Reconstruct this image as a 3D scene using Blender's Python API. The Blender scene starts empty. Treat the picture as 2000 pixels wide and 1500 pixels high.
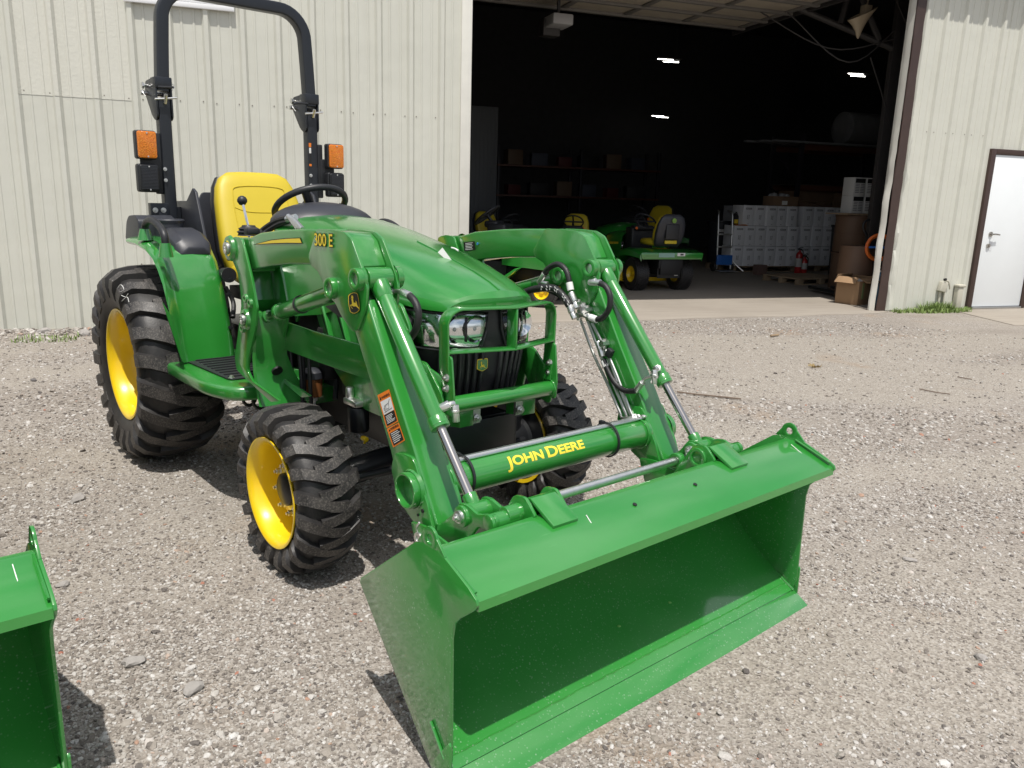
import bpy, bmesh, math, random
import numpy as np
from mathutils import Vector, Matrix
random.seed(7); RN = np.random.default_rng(11)
R = math.radians; PI = math.pi
SC = bpy.context.scene
COL = SC.collection

# ------------------------------------------------------------------ camera
CAM = np.array([4.21187696, -1.75756836, 1.36125867])
YAW, PIT, ROL, FPX = R(139.52734078), R(-13.24963785), R(1.74117613), 1546.068
_f = np.array([math.cos(YAW)*math.cos(PIT), math.sin(YAW)*math.cos(PIT), math.sin(PIT)])
_s = np.cross(_f, [0, 0, 1.0]); _s /= np.linalg.norm(_s); _u = np.cross(_s, _f)
_s, _u = math.cos(ROL)*_s + math.sin(ROL)*_u, -math.sin(ROL)*_s + math.cos(ROL)*_u
cd = bpy.data.cameras.new('camera'); cam = bpy.data.objects.new('camera', cd); COL.objects.link(cam)
cd.sensor_fit = 'HORIZONTAL'; cd.sensor_width = 36.0; cd.lens = 36.0*FPX/2000.0
cd.clip_start = 0.05; cd.clip_end = 2000
cam.matrix_world = Matrix(((_s[0], _u[0], -_f[0], CAM[0]), (_s[1], _u[1], -_f[1], CAM[1]), (_s[2], _u[2], -_f[2], CAM[2]), (0, 0, 0, 1)))
SC.camera = cam

# ------------------------------------------------------------------ light
SHX, SHY = -0.325, 0.215                       # shadow shift per metre of height
SUNV = Vector((SHX, SHY, -1)).normalized()
EL = math.asin(-SUNV.z); AZ = math.atan2(-SUNV.y, -SUNV.x)
w = bpy.data.worlds.new('World'); SC.world = w; w.use_nodes = True
nt = w.node_tree; bg = nt.nodes['Background']
sky = nt.nodes.new('ShaderNodeTexSky'); sky.sky_type = 'NISHITA'; sky.sun_disc = False
sky.sun_elevation = EL; sky.sun_rotation = PI/2 - AZ; sky.air_density = 1.0; sky.dust_density = 2.5; sky.ozone_density = 1.0
# scattered bright cloud over the blue, the same all round the dome
tc = nt.nodes.new('ShaderNodeTexCoord'); cl = nt.nodes.new('ShaderNodeTexNoise'); cl.inputs['Scale'].default_value = 2.6; cl.inputs['Detail'].default_value = 7; cl.inputs['Roughness'].default_value = .58
mpw = nt.nodes.new('ShaderNodeMapping'); mpw.inputs['Scale'].default_value = (1, 1, 2.2)
rmp = nt.nodes.new('ShaderNodeValToRGB'); rmp.color_ramp.elements[0].position = .40; rmp.color_ramp.elements[1].position = .64
mxw = nt.nodes.new('ShaderNodeMix'); mxw.data_type = 'RGBA'; mxw.inputs[7].default_value = (10.5, 10.7, 11.0, 1)
nt.links.new(tc.outputs['Generated'], mpw.inputs['Vector']); nt.links.new(mpw.outputs['Vector'], cl.inputs['Vector'])
nt.links.new(cl.outputs['Fac'], rmp.inputs['Fac']); nt.links.new(rmp.outputs['Color'], mxw.inputs[0])
nt.links.new(sky.outputs['Color'], mxw.inputs[6]); nt.links.new(mxw.outputs[2], bg.inputs['Color'])
bg.inputs['Strength'].default_value = 0.095
sd = bpy.data.lights.new('sun', 'SUN'); sd.energy = 4.45; sd.angle = R(0.55); sd.color = (1.0, 0.955, 0.89)
sun = bpy.data.objects.new('sun', sd); COL.objects.link(sun); sun.location = (3, -2, 9)
sun.rotation_euler = SUNV.to_track_quat('-Z', 'Y').to_euler()
SC.view_settings.view_transform = 'Standard'; SC.view_settings.look = 'None'
SC.view_settings.exposure = 0.0; SC.view_settings.gamma = 1.0
SC.render.engine = 'CYCLES'; SC.cycles.max_bounces = 6; SC.cycles.diffuse_bounces = 3; SC.cycles.glossy_bounces = 3; SC.cycles.transmission_bounces = 4; SC.cycles.transparent_max_bounces = 6; SC.cycles.use_denoising = True
SC.cycles.sample_clamp_indirect = 8

# ------------------------------------------------------------------ photo pixel -> point on a known plane
def _ray(px, py): return _f + _s*(px-1000)/FPX - _u*(py-750)/FPX
def pln(px, py, n, d):
    r = _ray(px, py); n = np.array(n, float); t = (d - CAM@n)/(r@n); return Vector(CAM + t*r)
def at_y(px, py, Y): return pln(px, py, (0, 1, 0), Y)
def at_x(px, py, X): return pln(px, py, (1, 0, 0), X)
def at_z(px, py, Z=0.): return pln(px, py, (0, 0, 1), Z)
def xz(pts, Y): return [(v.x, v.z) for v in (at_y(a, b, Y) for a, b in pts)]
# building frame: u along the front wall, d into the building
BA = np.array([-4.53, -0.67, 0.]); BU = np.array([.36360341, .93155384, 0.]); BN = np.array([.93155384, -.36360341, 0.])
BROT = math.atan2(BU[1], BU[0])
def bw(u, d, z=0.): return Vector(BA + BU*u - BN*d + np.array([0, 0, z]))
def fu(v): a = np.array(v) - BA; return ((a@BU), -(a@BN), v[2])
def at_d(px, py, d): return fu(pln(px, py, BN, BA@BN - d))
def fl(px, py, z=0.): return fu(at_z(px, py, z))

# ------------------------------------------------------------------ materials
MATS = {}
class NT:
    def __init__(s, name):
        s.m = bpy.data.materials.new(name); s.m.use_nodes = True; s.t = s.m.node_tree
        s.b = s.t.nodes['Principled BSDF']; s.out = s.t.nodes['Material Output']
    def n(s, ty, **kw):
        o = s.t.nodes.new(ty)
        for k, v in kw.items():
            if k in o.inputs: o.inputs[k].default_value = v
            else: setattr(o, k, v)
        return o
    def l(s, a, b): s.t.links.new(a, b)
    def coord(s, which='Object', scale=(1, 1, 1)):
        c = s.n('ShaderNodeTexCoord'); m = s.n('ShaderNodeMapping'); m.inputs['Scale'].default_value = scale
        s.l(c.outputs[which], m.inputs['Vector']); return m.outputs['Vector']
    def noise(s, vec, scale, detail=4, rough=.55):
        t = s.n('ShaderNodeTexNoise', Scale=scale, Detail=detail, Roughness=rough); s.l(vec, t.inputs['Vector']); return t.outputs['Fac']
    def ramp(s, fac, stops):
        r = s.n('ShaderNodeValToRGB'); e = r.color_ramp.elements
        while len(e) < len(stops): e.new(.5)
        for q, (p, c) in zip(e, stops): q.position = p; q.color = (c, c, c, 1) if isinstance(c, (int, float)) else (*c, 1)
        s.l(fac, r.inputs['Fac']); return r.outputs['Color']
    def mix(s, fac, a, b, mode='MIX'):
        m = s.n('ShaderNodeMix', data_type='RGBA', blend_type=mode)
        for i, v in ((0, fac), (6, a), (7, b)):
            if isinstance(v, (int, float)): m.inputs[i].default_value = v
            elif isinstance(v, tuple): m.inputs[i].default_value = (*v, 1)
            else: s.l(v, m.inputs[i])
        return m.outputs[2]
    def bump(s, h, strength=.3, dist=.01):
        b = s.n('ShaderNodeBump', Strength=strength, Distance=dist); s.l(h, b.inputs['Height']); s.l(b.outputs['Normal'], s.b.inputs['Normal'])
def mat(name, col, rough=.5, metal=0., coat=0., spec=.5, var=.0, vscale=6, dust=0., dcol=(.34, .30, .25), bump=0., bscale=200, emit=None, estr=1, rvar=0.):
    if name in MATS: return MATS[name]
    k = NT(name); b = k.b; b.inputs['Roughness'].default_value = rough; b.inputs['Metallic'].default_value = metal
    b.inputs['Coat Weight'].default_value = coat; b.inputs['Coat Roughness'].default_value = .06; b.inputs['Specular IOR Level'].default_value = spec
    c = col
    if var or dust or bump or rvar:
        v = k.coord()
        if var:
            n1 = k.noise(v, vscale, 5); c = k.mix(n1, tuple(x*(1-var) for x in col), tuple(min(1, x*(1+var)) for x in col))
        if dust:
            n2 = k.noise(v, 3.5, 8, .7); f = k.ramp(n2, ((.42, 0.), (.72, dust))); c = k.mix(f, c, dcol)
            rr = k.n('ShaderNodeMath', operation='MULTIPLY_ADD'); k.l(f, rr.inputs[0]); rr.inputs[1].default_value = .5; rr.inputs[2].default_value = rough; k.l(rr.outputs[0], b.inputs['Roughness'])
        elif rvar:
            rr = k.n('ShaderNodeMath', operation='MULTIPLY_ADD'); k.l(k.noise(v, 5, 6), rr.inputs[0]); rr.inputs[1].default_value = rvar; rr.inputs[2].default_value = rough-rvar/2; k.l(rr.outputs[0], b.inputs['Roughness'])
        if bump: k.bump(k.noise(v, bscale, 3), bump, .004)
    if isinstance(c, tuple): b.inputs['Base Color'].default_value = (*c, 1)
    else: k.l(c, b.inputs['Base Color'])
    if emit: b.inputs['Emission Color'].default_value = (*emit, 1); b.inputs['Emission Strength'].default_value = estr
    MATS[name] = k.m; return k.m

GRN = (.022, .222, .028); YEL = (.88, .60, .012)
def make_green():
    k = NT('green_paint'); v = k.coord(); b = k.b
    n = k.noise(v, 9, 4); c = k.mix(n, tuple(x*.9 for x in GRN), tuple(x*1.08 for x in GRN))
    d = k.ramp(k.noise(v, 2.6, 8, .72), ((.5, 0.), (.8, .10)))
    c = k.mix(d, c, (.30, .32, .24)); k.l(c, b.inputs['Base Color'])
    b.inputs['Roughness'].default_value = .30; b.inputs['Coat Weight'].default_value = 1.0; b.inputs['Coat Roughness'].default_value = .13; b.inputs['Coat IOR'].default_value = 1.7
    k.bump(k.noise(v, 90, 3), .03, .002)          # orange peel
    MATS['green'] = k.m
    # the bucket wears road dust and dried drops
    k = NT('green_paint_dusty'); v = k.coord(); b = k.b
    c = k.mix(k.noise(v, 8, 4), tuple(x*.92 for x in GRN), tuple(x*1.06 for x in GRN))
    vo = k.n('ShaderNodeTexVoronoi', Scale=105.0); k.l(v, vo.inputs['Vector'])
    sp = k.ramp(vo.outputs['Distance'], ((.15, .46), (.30, 0.)))
    msk = k.ramp(k.noise(v, 5, 6, .7), ((.36, .12), (.58, 1.)))
    msk = k.mix(1., msk, k.ramp(k.noise(v, 70, 2), ((.42, 0.), (.54, 1.))), 'MULTIPLY')
    sp = k.mix(1., sp, msk, 'MULTIPLY')
    zx = k.n('ShaderNodeSeparateXYZ'); k.l(v, zx.inputs[0]); sp = k.mix(1., sp, k.ramp(zx.outputs[2], ((.38, 1.), (.44, .04))), 'MULTIPLY')
    c = k.mix(sp, c, (.32, .44, .32))
    film = k.ramp(k.noise(v, 3, 7, .65), ((.48, 0.), (.85, .06))); c = k.mix(film, c, (.26, .38, .26))
    mp2 = k.n('ShaderNodeMapping'); mp2.inputs['Scale'].default_value = (30, 3, 30); mp2.inputs['Rotation'].default_value = (.3, .2, .5); k.l(v, mp2.inputs[0]); scr_ = k.ramp(k.noise(mp2.outputs[0], 5, 3, .6), ((.66, 0.), (.70, .28))); scr_ = k.mix(1., scr_, k.ramp(k.noise(v, 4, 3), ((.5, 0.), (.62, 1.))), 'MULTIPLY'); c = k.mix(scr_, c, (.10, .33, .10))
    k.l(c, b.inputs['Base Color'])
    b.inputs['Roughness'].default_value = .36; b.inputs['Coat Weight'].default_value = 1.; b.inputs['Coat Roughness'].default_value = .08; b.inputs['Coat IOR'].default_value = 1.65
    rr = k.n('ShaderNodeMath', operation='MULTIPLY_ADD'); k.l(film, rr.inputs[0]); rr.inputs[1].default_value = 1.6; rr.inputs[2].default_value = .32; k.l(rr.outputs[0], b.inputs['Roughness'])
    k.bump(k.noise(v, 60, 3), .04, .002)
    MATS['green_dusty'] = k.m
make_green()
mat('yellow', YEL, .32, coat=.4, var=.06, rvar=.15)
mat('seat_yellow', (.56, .43, .024), .48, var=.05, bump=.05, bscale=300)
mat('black_plastic', (.020, .021, .024), .46, var=.2, bump=.10, bscale=420)
mat('grey_plastic', (.032, .034, .042), .42, var=.15, bump=.10, bscale=400)
mat('black_paint', (.011, .012, .014), .36, var=.2, rvar=.2)
mat('rops_paint', (.016, .019, .025), .36, var=.15, bump=.04, bscale=160)
mat('dark', (.008, .008, .009), .6)
mat('hose', (.016, .016, .017), .44, bump=.25, bscale=600)
mat('zinc', (.74, .74, .72), .36, metal=1., var=.15, vscale=60, rvar=.2)
mat('chrome', (.80, .81, .82), .10, metal=1.)
mat('rod', (.48, .46, .44), .2, metal=1.)
mat('white_print', (.78, .78, .76), .5)
mat('black_print', (.012, .012, .012), .5)
mat('yellow_print', (.88, .66, .05), .4)
mat('orange_print', (.85, .22, .02), .45)
mat('amber_bowl', (.22, .085, .03), .25, coat=.6)
def rubber(name, dust, lugtop=False):
    k = NT(name); v = k.coord(); b = k.b
    c = k.mix(k.noise(v, 12, 6, .65), (.012, .012, .013), (.026, .025, .025))
    f = k.ramp(k.noise(v, 16, 9, .72), ((.36, 0.), (.66, dust))); c = k.mix(f, c, (.125, .112, .10))
    if lugtop:
        g = k.ramp(k.noise(v, 160, 3), ((.5, 0.), (.62, .5))); c = k.mix(g, c, (.17, .155, .14))
    k.l(c, b.inputs['Base Color']); b.inputs['Specular IOR Level'].default_value = .42
    rr = k.n('ShaderNodeMath', operation='MULTIPLY_ADD'); k.l(f, rr.inputs[0]); rr.inputs[1].default_value = .35; rr.inputs[2].default_value = .44; k.l(rr.outputs[0], b.inputs['Roughness'])
    k.bump(k.noise(v, 130, 4), .18, .003); MATS[name] = k.m
rubber('rubber', .16); rubber('rubber_lug', .42, True)
def lens(name, col, rough=.06):
    k = NT(name); k.t.nodes.remove(k.b)
    tr = k.n('ShaderNodeBsdfTransparent', Color=(*col, 1)); gl = k.n('ShaderNodeBsdfGlossy', Roughness=rough)
    fr = k.n('ShaderNodeFresnel', IOR=1.5); mx = k.n('ShaderNodeMixShader')
    k.l(fr.outputs[0], mx.inputs[0]); k.l(tr.outputs[0], mx.inputs[1]); k.l(gl.outputs[0], mx.inputs[2]); k.l(mx.outputs[0], k.out.inputs['Surface']); MATS[name] = k.m
lens('clear_lens', (.93, .95, .95)); lens('smoke_lens', (.25, .28, .30))
def amber():
    k = NT('amber_lens'); b = k.b; v = k.coord()
    vo = k.n('ShaderNodeTexVoronoi', Scale=190.0); k.l(v, vo.inputs['Vector'])
    k.l(k.mix(vo.outputs['Distance'], (.58, .13, .0), (.82, .26, .006)), b.inputs['Base Color'])
    b.inputs['Roughness'].default_value = .18; b.inputs['Coat Weight'].default_value = .8; b.inputs['Subsurface Weight'].default_value = .2
    b.inputs['Subsurface Radius'].default_value = (.02, .006, .001)
    k.bump(vo.outputs['Distance'], .5, .003); MATS['amber'] = k.m
amber()

# ------------------------------------------------------------------ mesh builder
def V(*a): return Vector(a)
class MB:
    def __init__(s): s.v = []; s.f = []; s.mi = []
    def add(s, vs, fs, mi=0):
        o = len(s.v); s.v += [tuple(x) for x in vs]; s.f += [tuple(i+o for i in q) for q in fs]; s.mi += [mi]*len(fs); return s
    def box(s, c, sz, rot=None, mi=0):
        hx, hy, hz = sz[0]/2, sz[1]/2, sz[2]/2; c = Vector(c)
        vs = [Vector((x, y, z)) for x in (-hx, hx) for y in (-hy, hy) for z in (-hz, hz)]
        if rot is not None: vs = [rot @ q for q in vs]
        return s.add([c+q for q in vs], [(0, 1, 3, 2), (4, 6, 7, 5), (0, 4, 5, 1), (2, 3, 7, 6), (0, 2, 6, 4), (1, 5, 7, 3)], mi)
    def prism(s, pts, a, b, axis='y', mi=0):
        n = len(pts)
        def P(p, t): return (p[0], t, p[1]) if axis == 'y' else ((t, p[0], p[1]) if axis == 'x' else (p[0], p[1], t))
        vs = [P(p, a) for p in pts] + [P(p, b) for p in pts]
        fs = [tuple(range(n))[::-1], tuple(range(n, 2*n))] + [(i, (i+1) % n, n+(i+1) % n, n+i) for i in range(n)]
        return s.add(vs, fs, mi)
    def cyl(s, p0, p1, r0, r1=None, n=16, caps=True, mi=0):
        p0, p1 = Vector(p0), Vector(p1); r1 = r0 if r1 is None else r1
        d = (p1-p0).normalized(); a = d.orthogonal().normalized(); b = d.cross(a)
        vs = []
        for p, r in ((p0, r0), (p1, r1)):
            vs += [p + (a*math.cos(2*PI*i/n) + b*math.sin(2*PI*i/n))*r for i in range(n)]
        fs = [(i, (i+1) % n, n+(i+1) % n, n+i) for i in range(n)]
        if caps: fs += [tuple(range(n))[::-1], tuple(range(n, 2*n))]
        return s.add(vs, fs, mi)
    def ring(s, p0, p1, ro, ri, n=24, mi=0):
        p0, p1 = Vector(p0), Vector(p1); d = (p1-p0).normalized(); a = d.orthogonal().normalized(); b = d.cross(a)
        vs = []
        for p, r in ((p0, ri), (p0, ro), (p1, ro), (p1, ri)):
            vs += [p + (a*math.cos(2*PI*i/n) + b*math.sin(2*PI*i/n))*r for i in range(n)]
        fs = []
        for k in range(4):
            k2 = (k+1) % 4; fs += [(k*n+i, k*n+(i+1) % n, k2*n+(i+1) % n, k2*n+i) for i in range(n)]
        return s.add(vs, fs, mi)
    def tube(s, path, r, n=10, smooth=0, closed=False, mi=0, section=None):
        P = [Vector(p) for p in path]
        if smooth: P = catmull(P, smooth, closed)
        m = len(P); T = []
        for i in range(m):
            a = P[(i-1) % m] if closed or i else P[0]; b = P[(i+1) % m] if closed or i < m-1 else P[-1]
            T.append((b-a).normalized())
        nr = T[0].orthogonal().normalized() if section is None else section[1]
        rings = []
        sec = [(math.cos(2*PI*i/n), math.sin(2*PI*i/n)) for i in range(n)] if section is None else section[0]
        n = len(sec)
        for i in range(m):
            nr = (nr - T[i]*nr.dot(T[i])).normalized(); bn = T[i].cross(nr)
            rr = r[min(i*len(r)//m, len(r)-1)] if isinstance(r, (list, tuple)) else r
            rings.append([P[i] + (nr*x + bn*y)*rr for x, y in sec])
        vs = [q for g in rings for q in g]; fs = []
        for i in range(m if closed else m-1):
            j = (i+1) % m; fs += [(i*n+k, i*n+(k+1) % n, j*n+(k+1) % n, j*n+k) for k in range(n)]
        if not closed: fs += [tuple(range(n))[::-1], tuple(range((m-1)*n, m*n))]
        return s.add(vs, fs, mi)
    def lathe(s, prof, c, axis='y', n=40, sg=1, mi=0, closed=False):
        c = Vector(c); vs = []
        for a, r in prof:
            for i in range(n):
                t = 2*PI*i/n
                if axis == 'y': vs.append(c + V(r*math.cos(t), sg*a, r*math.sin(t)))
                elif axis == 'z': vs.append(c + V(r*math.cos(t), r*math.sin(t), a))
                else: vs.append(c + V(sg*a, r*math.cos(t), r*math.sin(t)))
        m = len(prof); fs = [(k*n+i, k*n+(i+1) % n, ((k+1) % m)*n+(i+1) % n, ((k+1) % m)*n+i) for k in range(m if closed else m-1) for i in range(n)]
        return s.add(vs, fs, mi)
    def loft(s, rows, closed=False, cap=False, mi=0):
        n = len(rows[0]); vs = [q for g in rows for q in g]; m = len(rows)
        fs = [(i*n+k, i*n+(k+1) % n, (i+1)*n+(k+1) % n, (i+1)*n+k) for i in range(m-1) for k in range(n if closed else n-1)]
        if cap: fs += [tuple(range(n))[::-1], tuple(range((m-1)*n, m*n))]
        return s.add(vs, fs, mi)
    def build(s, name, m, parent=None, bevel=0., seg=2, ang=38, solid=0., kind=None, label=None, weld=False):
        me = bpy.data.meshes.new(name); me.from_pydata(s.v, [], s.f); ms = m if isinstance(m, (list, tuple)) else [m]
        for q in ms: me.materials.append(MATS[q] if isinstance(q, str) else q)
        if len(ms) > 1: me.polygons.foreach_set('material_index', s.mi)
        bm = bmesh.new(); bm.from_mesh(me)
        if weld: bmesh.ops.remove_doubles(bm, verts=bm.verts, dist=1e-5)
        bmesh.ops.recalc_face_normals(bm, faces=bm.faces)
        if solid: bmesh.ops.solidify(bm, geom=bm.faces[:], thickness=solid)
        if bevel:
            es = [e for e in bm.edges if len(e.link_faces) == 2 and e.calc_face_angle(0) > R(32)]
            bmesh.ops.bevel(bm, geom=es, offset=bevel, segments=seg, profile=.5, affect='EDGES', clamp_overlap=True)
        bm.to_mesh(me); bm.free()
        me.shade_smooth(); me.set_sharp_from_angle(angle=R(ang))
        o = bpy.data.objects.new(name, me); COL.objects.link(o)
        if parent: o.parent = parent
        if kind: o['kind'] = kind
        if label: o['label'] = label
        return o
def catmull(P, k, closed=False):
    out = []; m = len(P)
    for i in range(m if closed else m-1):
        p0 = P[(i-1) % m] if closed or i else P[0]*2-P[1]; p1 = P[i]; p2 = P[(i+1) % m]; p3 = P[(i+2) % m] if closed or i+2 < m else P[-1]*2-P[-2]
        for j in range(k):
            t = j/k; out.append(.5*((2*p1)+(p2-p0)*t+(2*p0-5*p1+4*p2-p3)*t*t+(3*p1-p0-3*p2+p3)*t**3))
    if not closed: out.append(P[-1])
    return out
def fillet(pts, r, n=5, closed=True):
    """round the corners of a 2-D polygon"""
    out = []; m = len(pts)
    for i in range(m):
        p = Vector(pts[i]); rr = r[i] if isinstance(r, (list, tuple)) else r
        if rr <= 0 or (not closed and i in (0, m-1)): out.append(tuple(p)); continue
        a = Vector(pts[i-1]); b = Vector(pts[(i+1) % m]); da = a-p; db = b-p
        t = min(rr, da.length*.48, db.length*.48); A = p+da.normalized()*t; B = p+db.normalized()*t
        for j in range(n+1):
            q = j/n; out.append(tuple((1-q)**2*A + 2*q*(1-q)*p + q*q*B))
    return out
def empty(name, loc=(0, 0, 0), rz=0., label=None, cat=None, group=None):
    o = bpy.data.objects.new(name, None); COL.objects.link(o); o.location = loc; o.rotation_euler = (0, 0, rz); o.empty_display_size = .1
    tag(o, label, cat, group); return o
def tag(o, label=None, cat=None, group=None, kind=None):
    if label: o['label'] = label
    if cat: o['category'] = cat
    if group: o['group'] = group
    if kind: o['kind'] = kind
    return o
def copy_tree(o, parent=None):
    c = o.copy(); COL.objects.link(c)
    if parent is not None: c.parent = parent
    for ch in list(o.children): copy_tree(ch, c)
    return c
def rect(w, h): return [(-w/2, -h/2), (w/2, -h/2), (w/2, h/2), (-w/2, h/2)]
def hexbolt(mb, p, d, r=.011, h=.009, n=6):
    p = Vector(p); d = Vector(d).normalized(); mb.cyl(p, p+d*.002, r*1.35, n=16); mb.cyl(p+d*.002, p+d*(.002+h), r, n=n); mb.cyl(p+d*(.002+h), p+d*(.002+h*1.6), r*.55, n=10)
def text_bm(body, size=1., bold=.0):
    cu = bpy.data.curves.new('lettering', 'FONT'); cu.body = body; cu.size = size; cu.offset = bold; cu.resolution_u = 4
    o = bpy.data.objects.new('lettering', cu); COL.objects.link(o)
    dg = bpy.context.evaluated_depsgraph_get(); me = bpy.data.meshes.new_from_object(o.evaluated_get(dg))
    bpy.data.objects.remove(o); bpy.data.curves.remove(cu)
    vs = [v.co.copy() for v in me.vertices]; fs = [tuple(p.vertices) for p in me.polygons]; bpy.data.meshes.remove(me); return vs, fs
# ================================================================== GROUND
def sstep(a, b_, x): t = np.clip((x-a)/(b_-a), 0, 1); return t*t*(3-2*t)
def gz(x, y):
    x = np.asarray(x, float); y = np.asarray(y, float)
    dip = -.048*sstep(1.85, 2.6, x - .0*y)
    und = .006*np.sin(x*1.7+y*.9)+.005*np.sin(y*2.3-x*.8+1.)
    near = np.exp(-((y+.0)**2)/30.-((x-1.)**2)/40.)
    return dip + und*.5*(1-np.exp(-((x-1.6)**2)/.1))*near
def vnoise(seed):
    g = np.random.default_rng(seed).random((64, 64))
    def f(a, b_):
        a = np.asarray(a, float); b_ = np.asarray(b_, float); i = np.floor(a).astype(int); j = np.floor(b_).astype(int); u = a-i; v = b_-j; u = u*u*(3-2*u); v = v*v*(3-2*v)
        q = lambda p, r: g[p % 64, r % 64]
        return (q(i, j)*(1-u)+q(i+1, j)*u)*(1-v)+(q(i, j+1)*(1-u)+q(i+1, j+1)*u)*v
    return f
_vn = [vnoise(s_) for s_ in (1, 2, 3, 4)]
def patch(x, y):
    """share of loose stone (1) against packed dirt (0); streaked along the way traffic drives"""
    x = np.asarray(x, float); y = np.asarray(y, float); a = x*.5+y*.87; c = x*.87-y*.5
    n = .46*_vn[0](a*.45+9, c*1.1+3)+.28*_vn[1](a*1.1+5, c*2.3+1)+.16*_vn[2](a*2.7, c*4.5)+.10*_vn[3](a*7, c*9)
    n = n - .10*sstep(2.2, 4.2, y)
    return np.clip((n-.33)/.30, 0, 1)
xs = np.concatenate([[-90, -40, -15, -8], np.arange(-6, 6.01, .12), [8, 15, 40, 90]]); ys = np.concatenate([[-90, -40, -15, -8], np.arange(-6, 12.01, .12), [16, 40, 90]])
def ground_mat():
    k = NT('gravel_ground'); v = k.coord(); b = k.b
    big = k.noise(v, .55, 5, .6); mid = k.noise(v, 3.2, 6, .62); fine = k.noise(v, 60, 4, .65)
    base = k.ramp(big, ((.32, (.225, .195, .165)), (.55, (.285, .253, .22)), (.72, (.33, .30, .265))))
    base = k.mix(k.ramp(mid, ((.40, 0.), (.66, .55))), base, (.205, .170, .135))
    v1 = k.n('ShaderNodeTexVoronoi', Scale=135.0); k.l(v, v1.inputs['Vector'])
    v2 = k.n('ShaderNodeTexVoronoi', Scale=62.0); k.l(v, v2.inputs['Vector'])
    s1 = k.n('ShaderNodeSeparateColor'); k.l(v1.outputs['Color'], s1.inputs[0]); s2 = k.n('ShaderNodeSeparateColor'); k.l(v2.outputs['Color'], s2.inputs[0])
    c1 = k.ramp(s1.outputs[0], ((0., (.10, .09, .082)), (.4, (.25, .225, .20)), (.8, (.42, .39, .355)), (1., (.64, .61, .57))))
    base = k.mix(k.ramp(k.noise(v, .9, 5, .6), ((.36, .25), (.62, .62))), base, c1)
    c2 = k.ramp(s2.outputs[1], ((0., (.16, .145, .13)), (.5, (.33, .30, .265)), (1., (.56, .54, .51))))
    m2 = k.ramp(s2.outputs[0], ((.72, 0.), (.76, .6))); m2 = k.mix(1., m2, k.ramp(k.noise(v, 1.6, 5, .6), ((.42, .0), (.58, 1.))), 'MULTIPLY'); base = k.mix(m2, base, c2)
    lo = k.n('ShaderNodeAttribute', attribute_name='loose'); dirt = k.mix(k.noise(v, 7, 6, .65), (.275, .245, .207), (.365, .332, .29)); dirt = k.mix(k.ramp(s1.outputs[1], ((.60, 0.), (.72, .6))), dirt, (.46, .43, .385)); dirt = k.mix(k.ramp(s1.outputs[2], ((.66, 0.), (.76, .6))), dirt, (.16, .14, .12))
    base = k.mix(k.ramp(lo.outputs['Fac'], ((.15, 0.), (.7, 1.))), dirt, base)
    rust = k.ramp(k.noise(v, 1.1, 4, .5), ((.60, 0.), (.74, .5))); base = k.mix(rust, base, (.30, .205, .125))
    k.l(base, b.inputs['Base Color']); b.inputs['Roughness'].default_value = .95; b.inputs['Specular IOR Level'].default_value = .2
    h = k.mix(.5, k.mix(.5, v1.outputs['Distance'], v2.outputs['Distance']), fine); k.bump(h, .9, .012); MATS['gravel'] = k.m
ground_mat()
GX_, GY_ = np.meshgrid(xs, ys, indexing='ij'); GZ_ = gz(GX_, GY_); nx, ny = GX_.shape
vs = np.stack([GX_, GY_, GZ_], -1).reshape(-1, 3)
b = MB(); b.v = [tuple(q) for q in vs]; b.f = [(i*ny+j, (i+1)*ny+j, (i+1)*ny+j+1, i*ny+j+1) for i in range(nx-1) for j in range(ny-1)]; b.mi = [0]*len(b.f)
go_ = b.build('ground', 'gravel', kind='structure'); at_ = go_.data.attributes.new('loose', 'FLOAT', 'POINT'); at_.data.foreach_set('value', patch(vs[:, 0], vs[:, 1]).astype(np.float32))

# loose stones: real pieces, instanced
def stone_mesh(i):
    bm = bmesh.new(); bmesh.ops.create_icosphere(bm, subdivisions=1, radius=.5)
    rg = np.random.default_rng(100+i); sx, sy, sz = rg.uniform(.8, 1.15), rg.uniform(.6, .95), rg.uniform(.34, .62)
    for v in bm.verts:
        v.co *= rg.uniform(.78, 1.12); v.co = V(v.co.x*sx, v.co.y*sy, v.co.z*sz)
    me = bpy.data.meshes.new('stone'); bm.to_mesh(me); bm.free(); return me
def stone_mat():
    k = NT('stone'); b = k.b; oi = k.n('ShaderNodeObjectInfo'); v = k.coord()
    c = k.ramp(oi.outputs['Random'], ((0., (.10, .09, .085)), (.18, (.21, .185, .16)), (.44, (.35, .315, .275)), (.68, (.46, .435, .40)), (.86, (.54, .52, .49)), (.975, (.64, .625, .60)), (.994, (.40, .27, .19)), (1., (.40, .14, .09))))
    c = k.mix(k.ramp(k.noise(v, 2.5, 5), ((.35, .0), (.7, .4))), c, (.28, .25, .225))
    k.l(c, b.inputs['Base Color']); b.inputs['Roughness'].default_value = .88; b.inputs['Specular IOR Level'].default_value = .25
    k.bump(k.noise(v, 9, 3), .3, .06); MATS['stone'] = k.m
stone_mat()
SCOL = bpy.data.collections.new('stone_kinds')
for i in range(12):
    me = stone_mesh(i); me.materials.append(MATS['stone']); SCOL.objects.link(bpy.data.objects.new('stone_kind', me))
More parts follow.
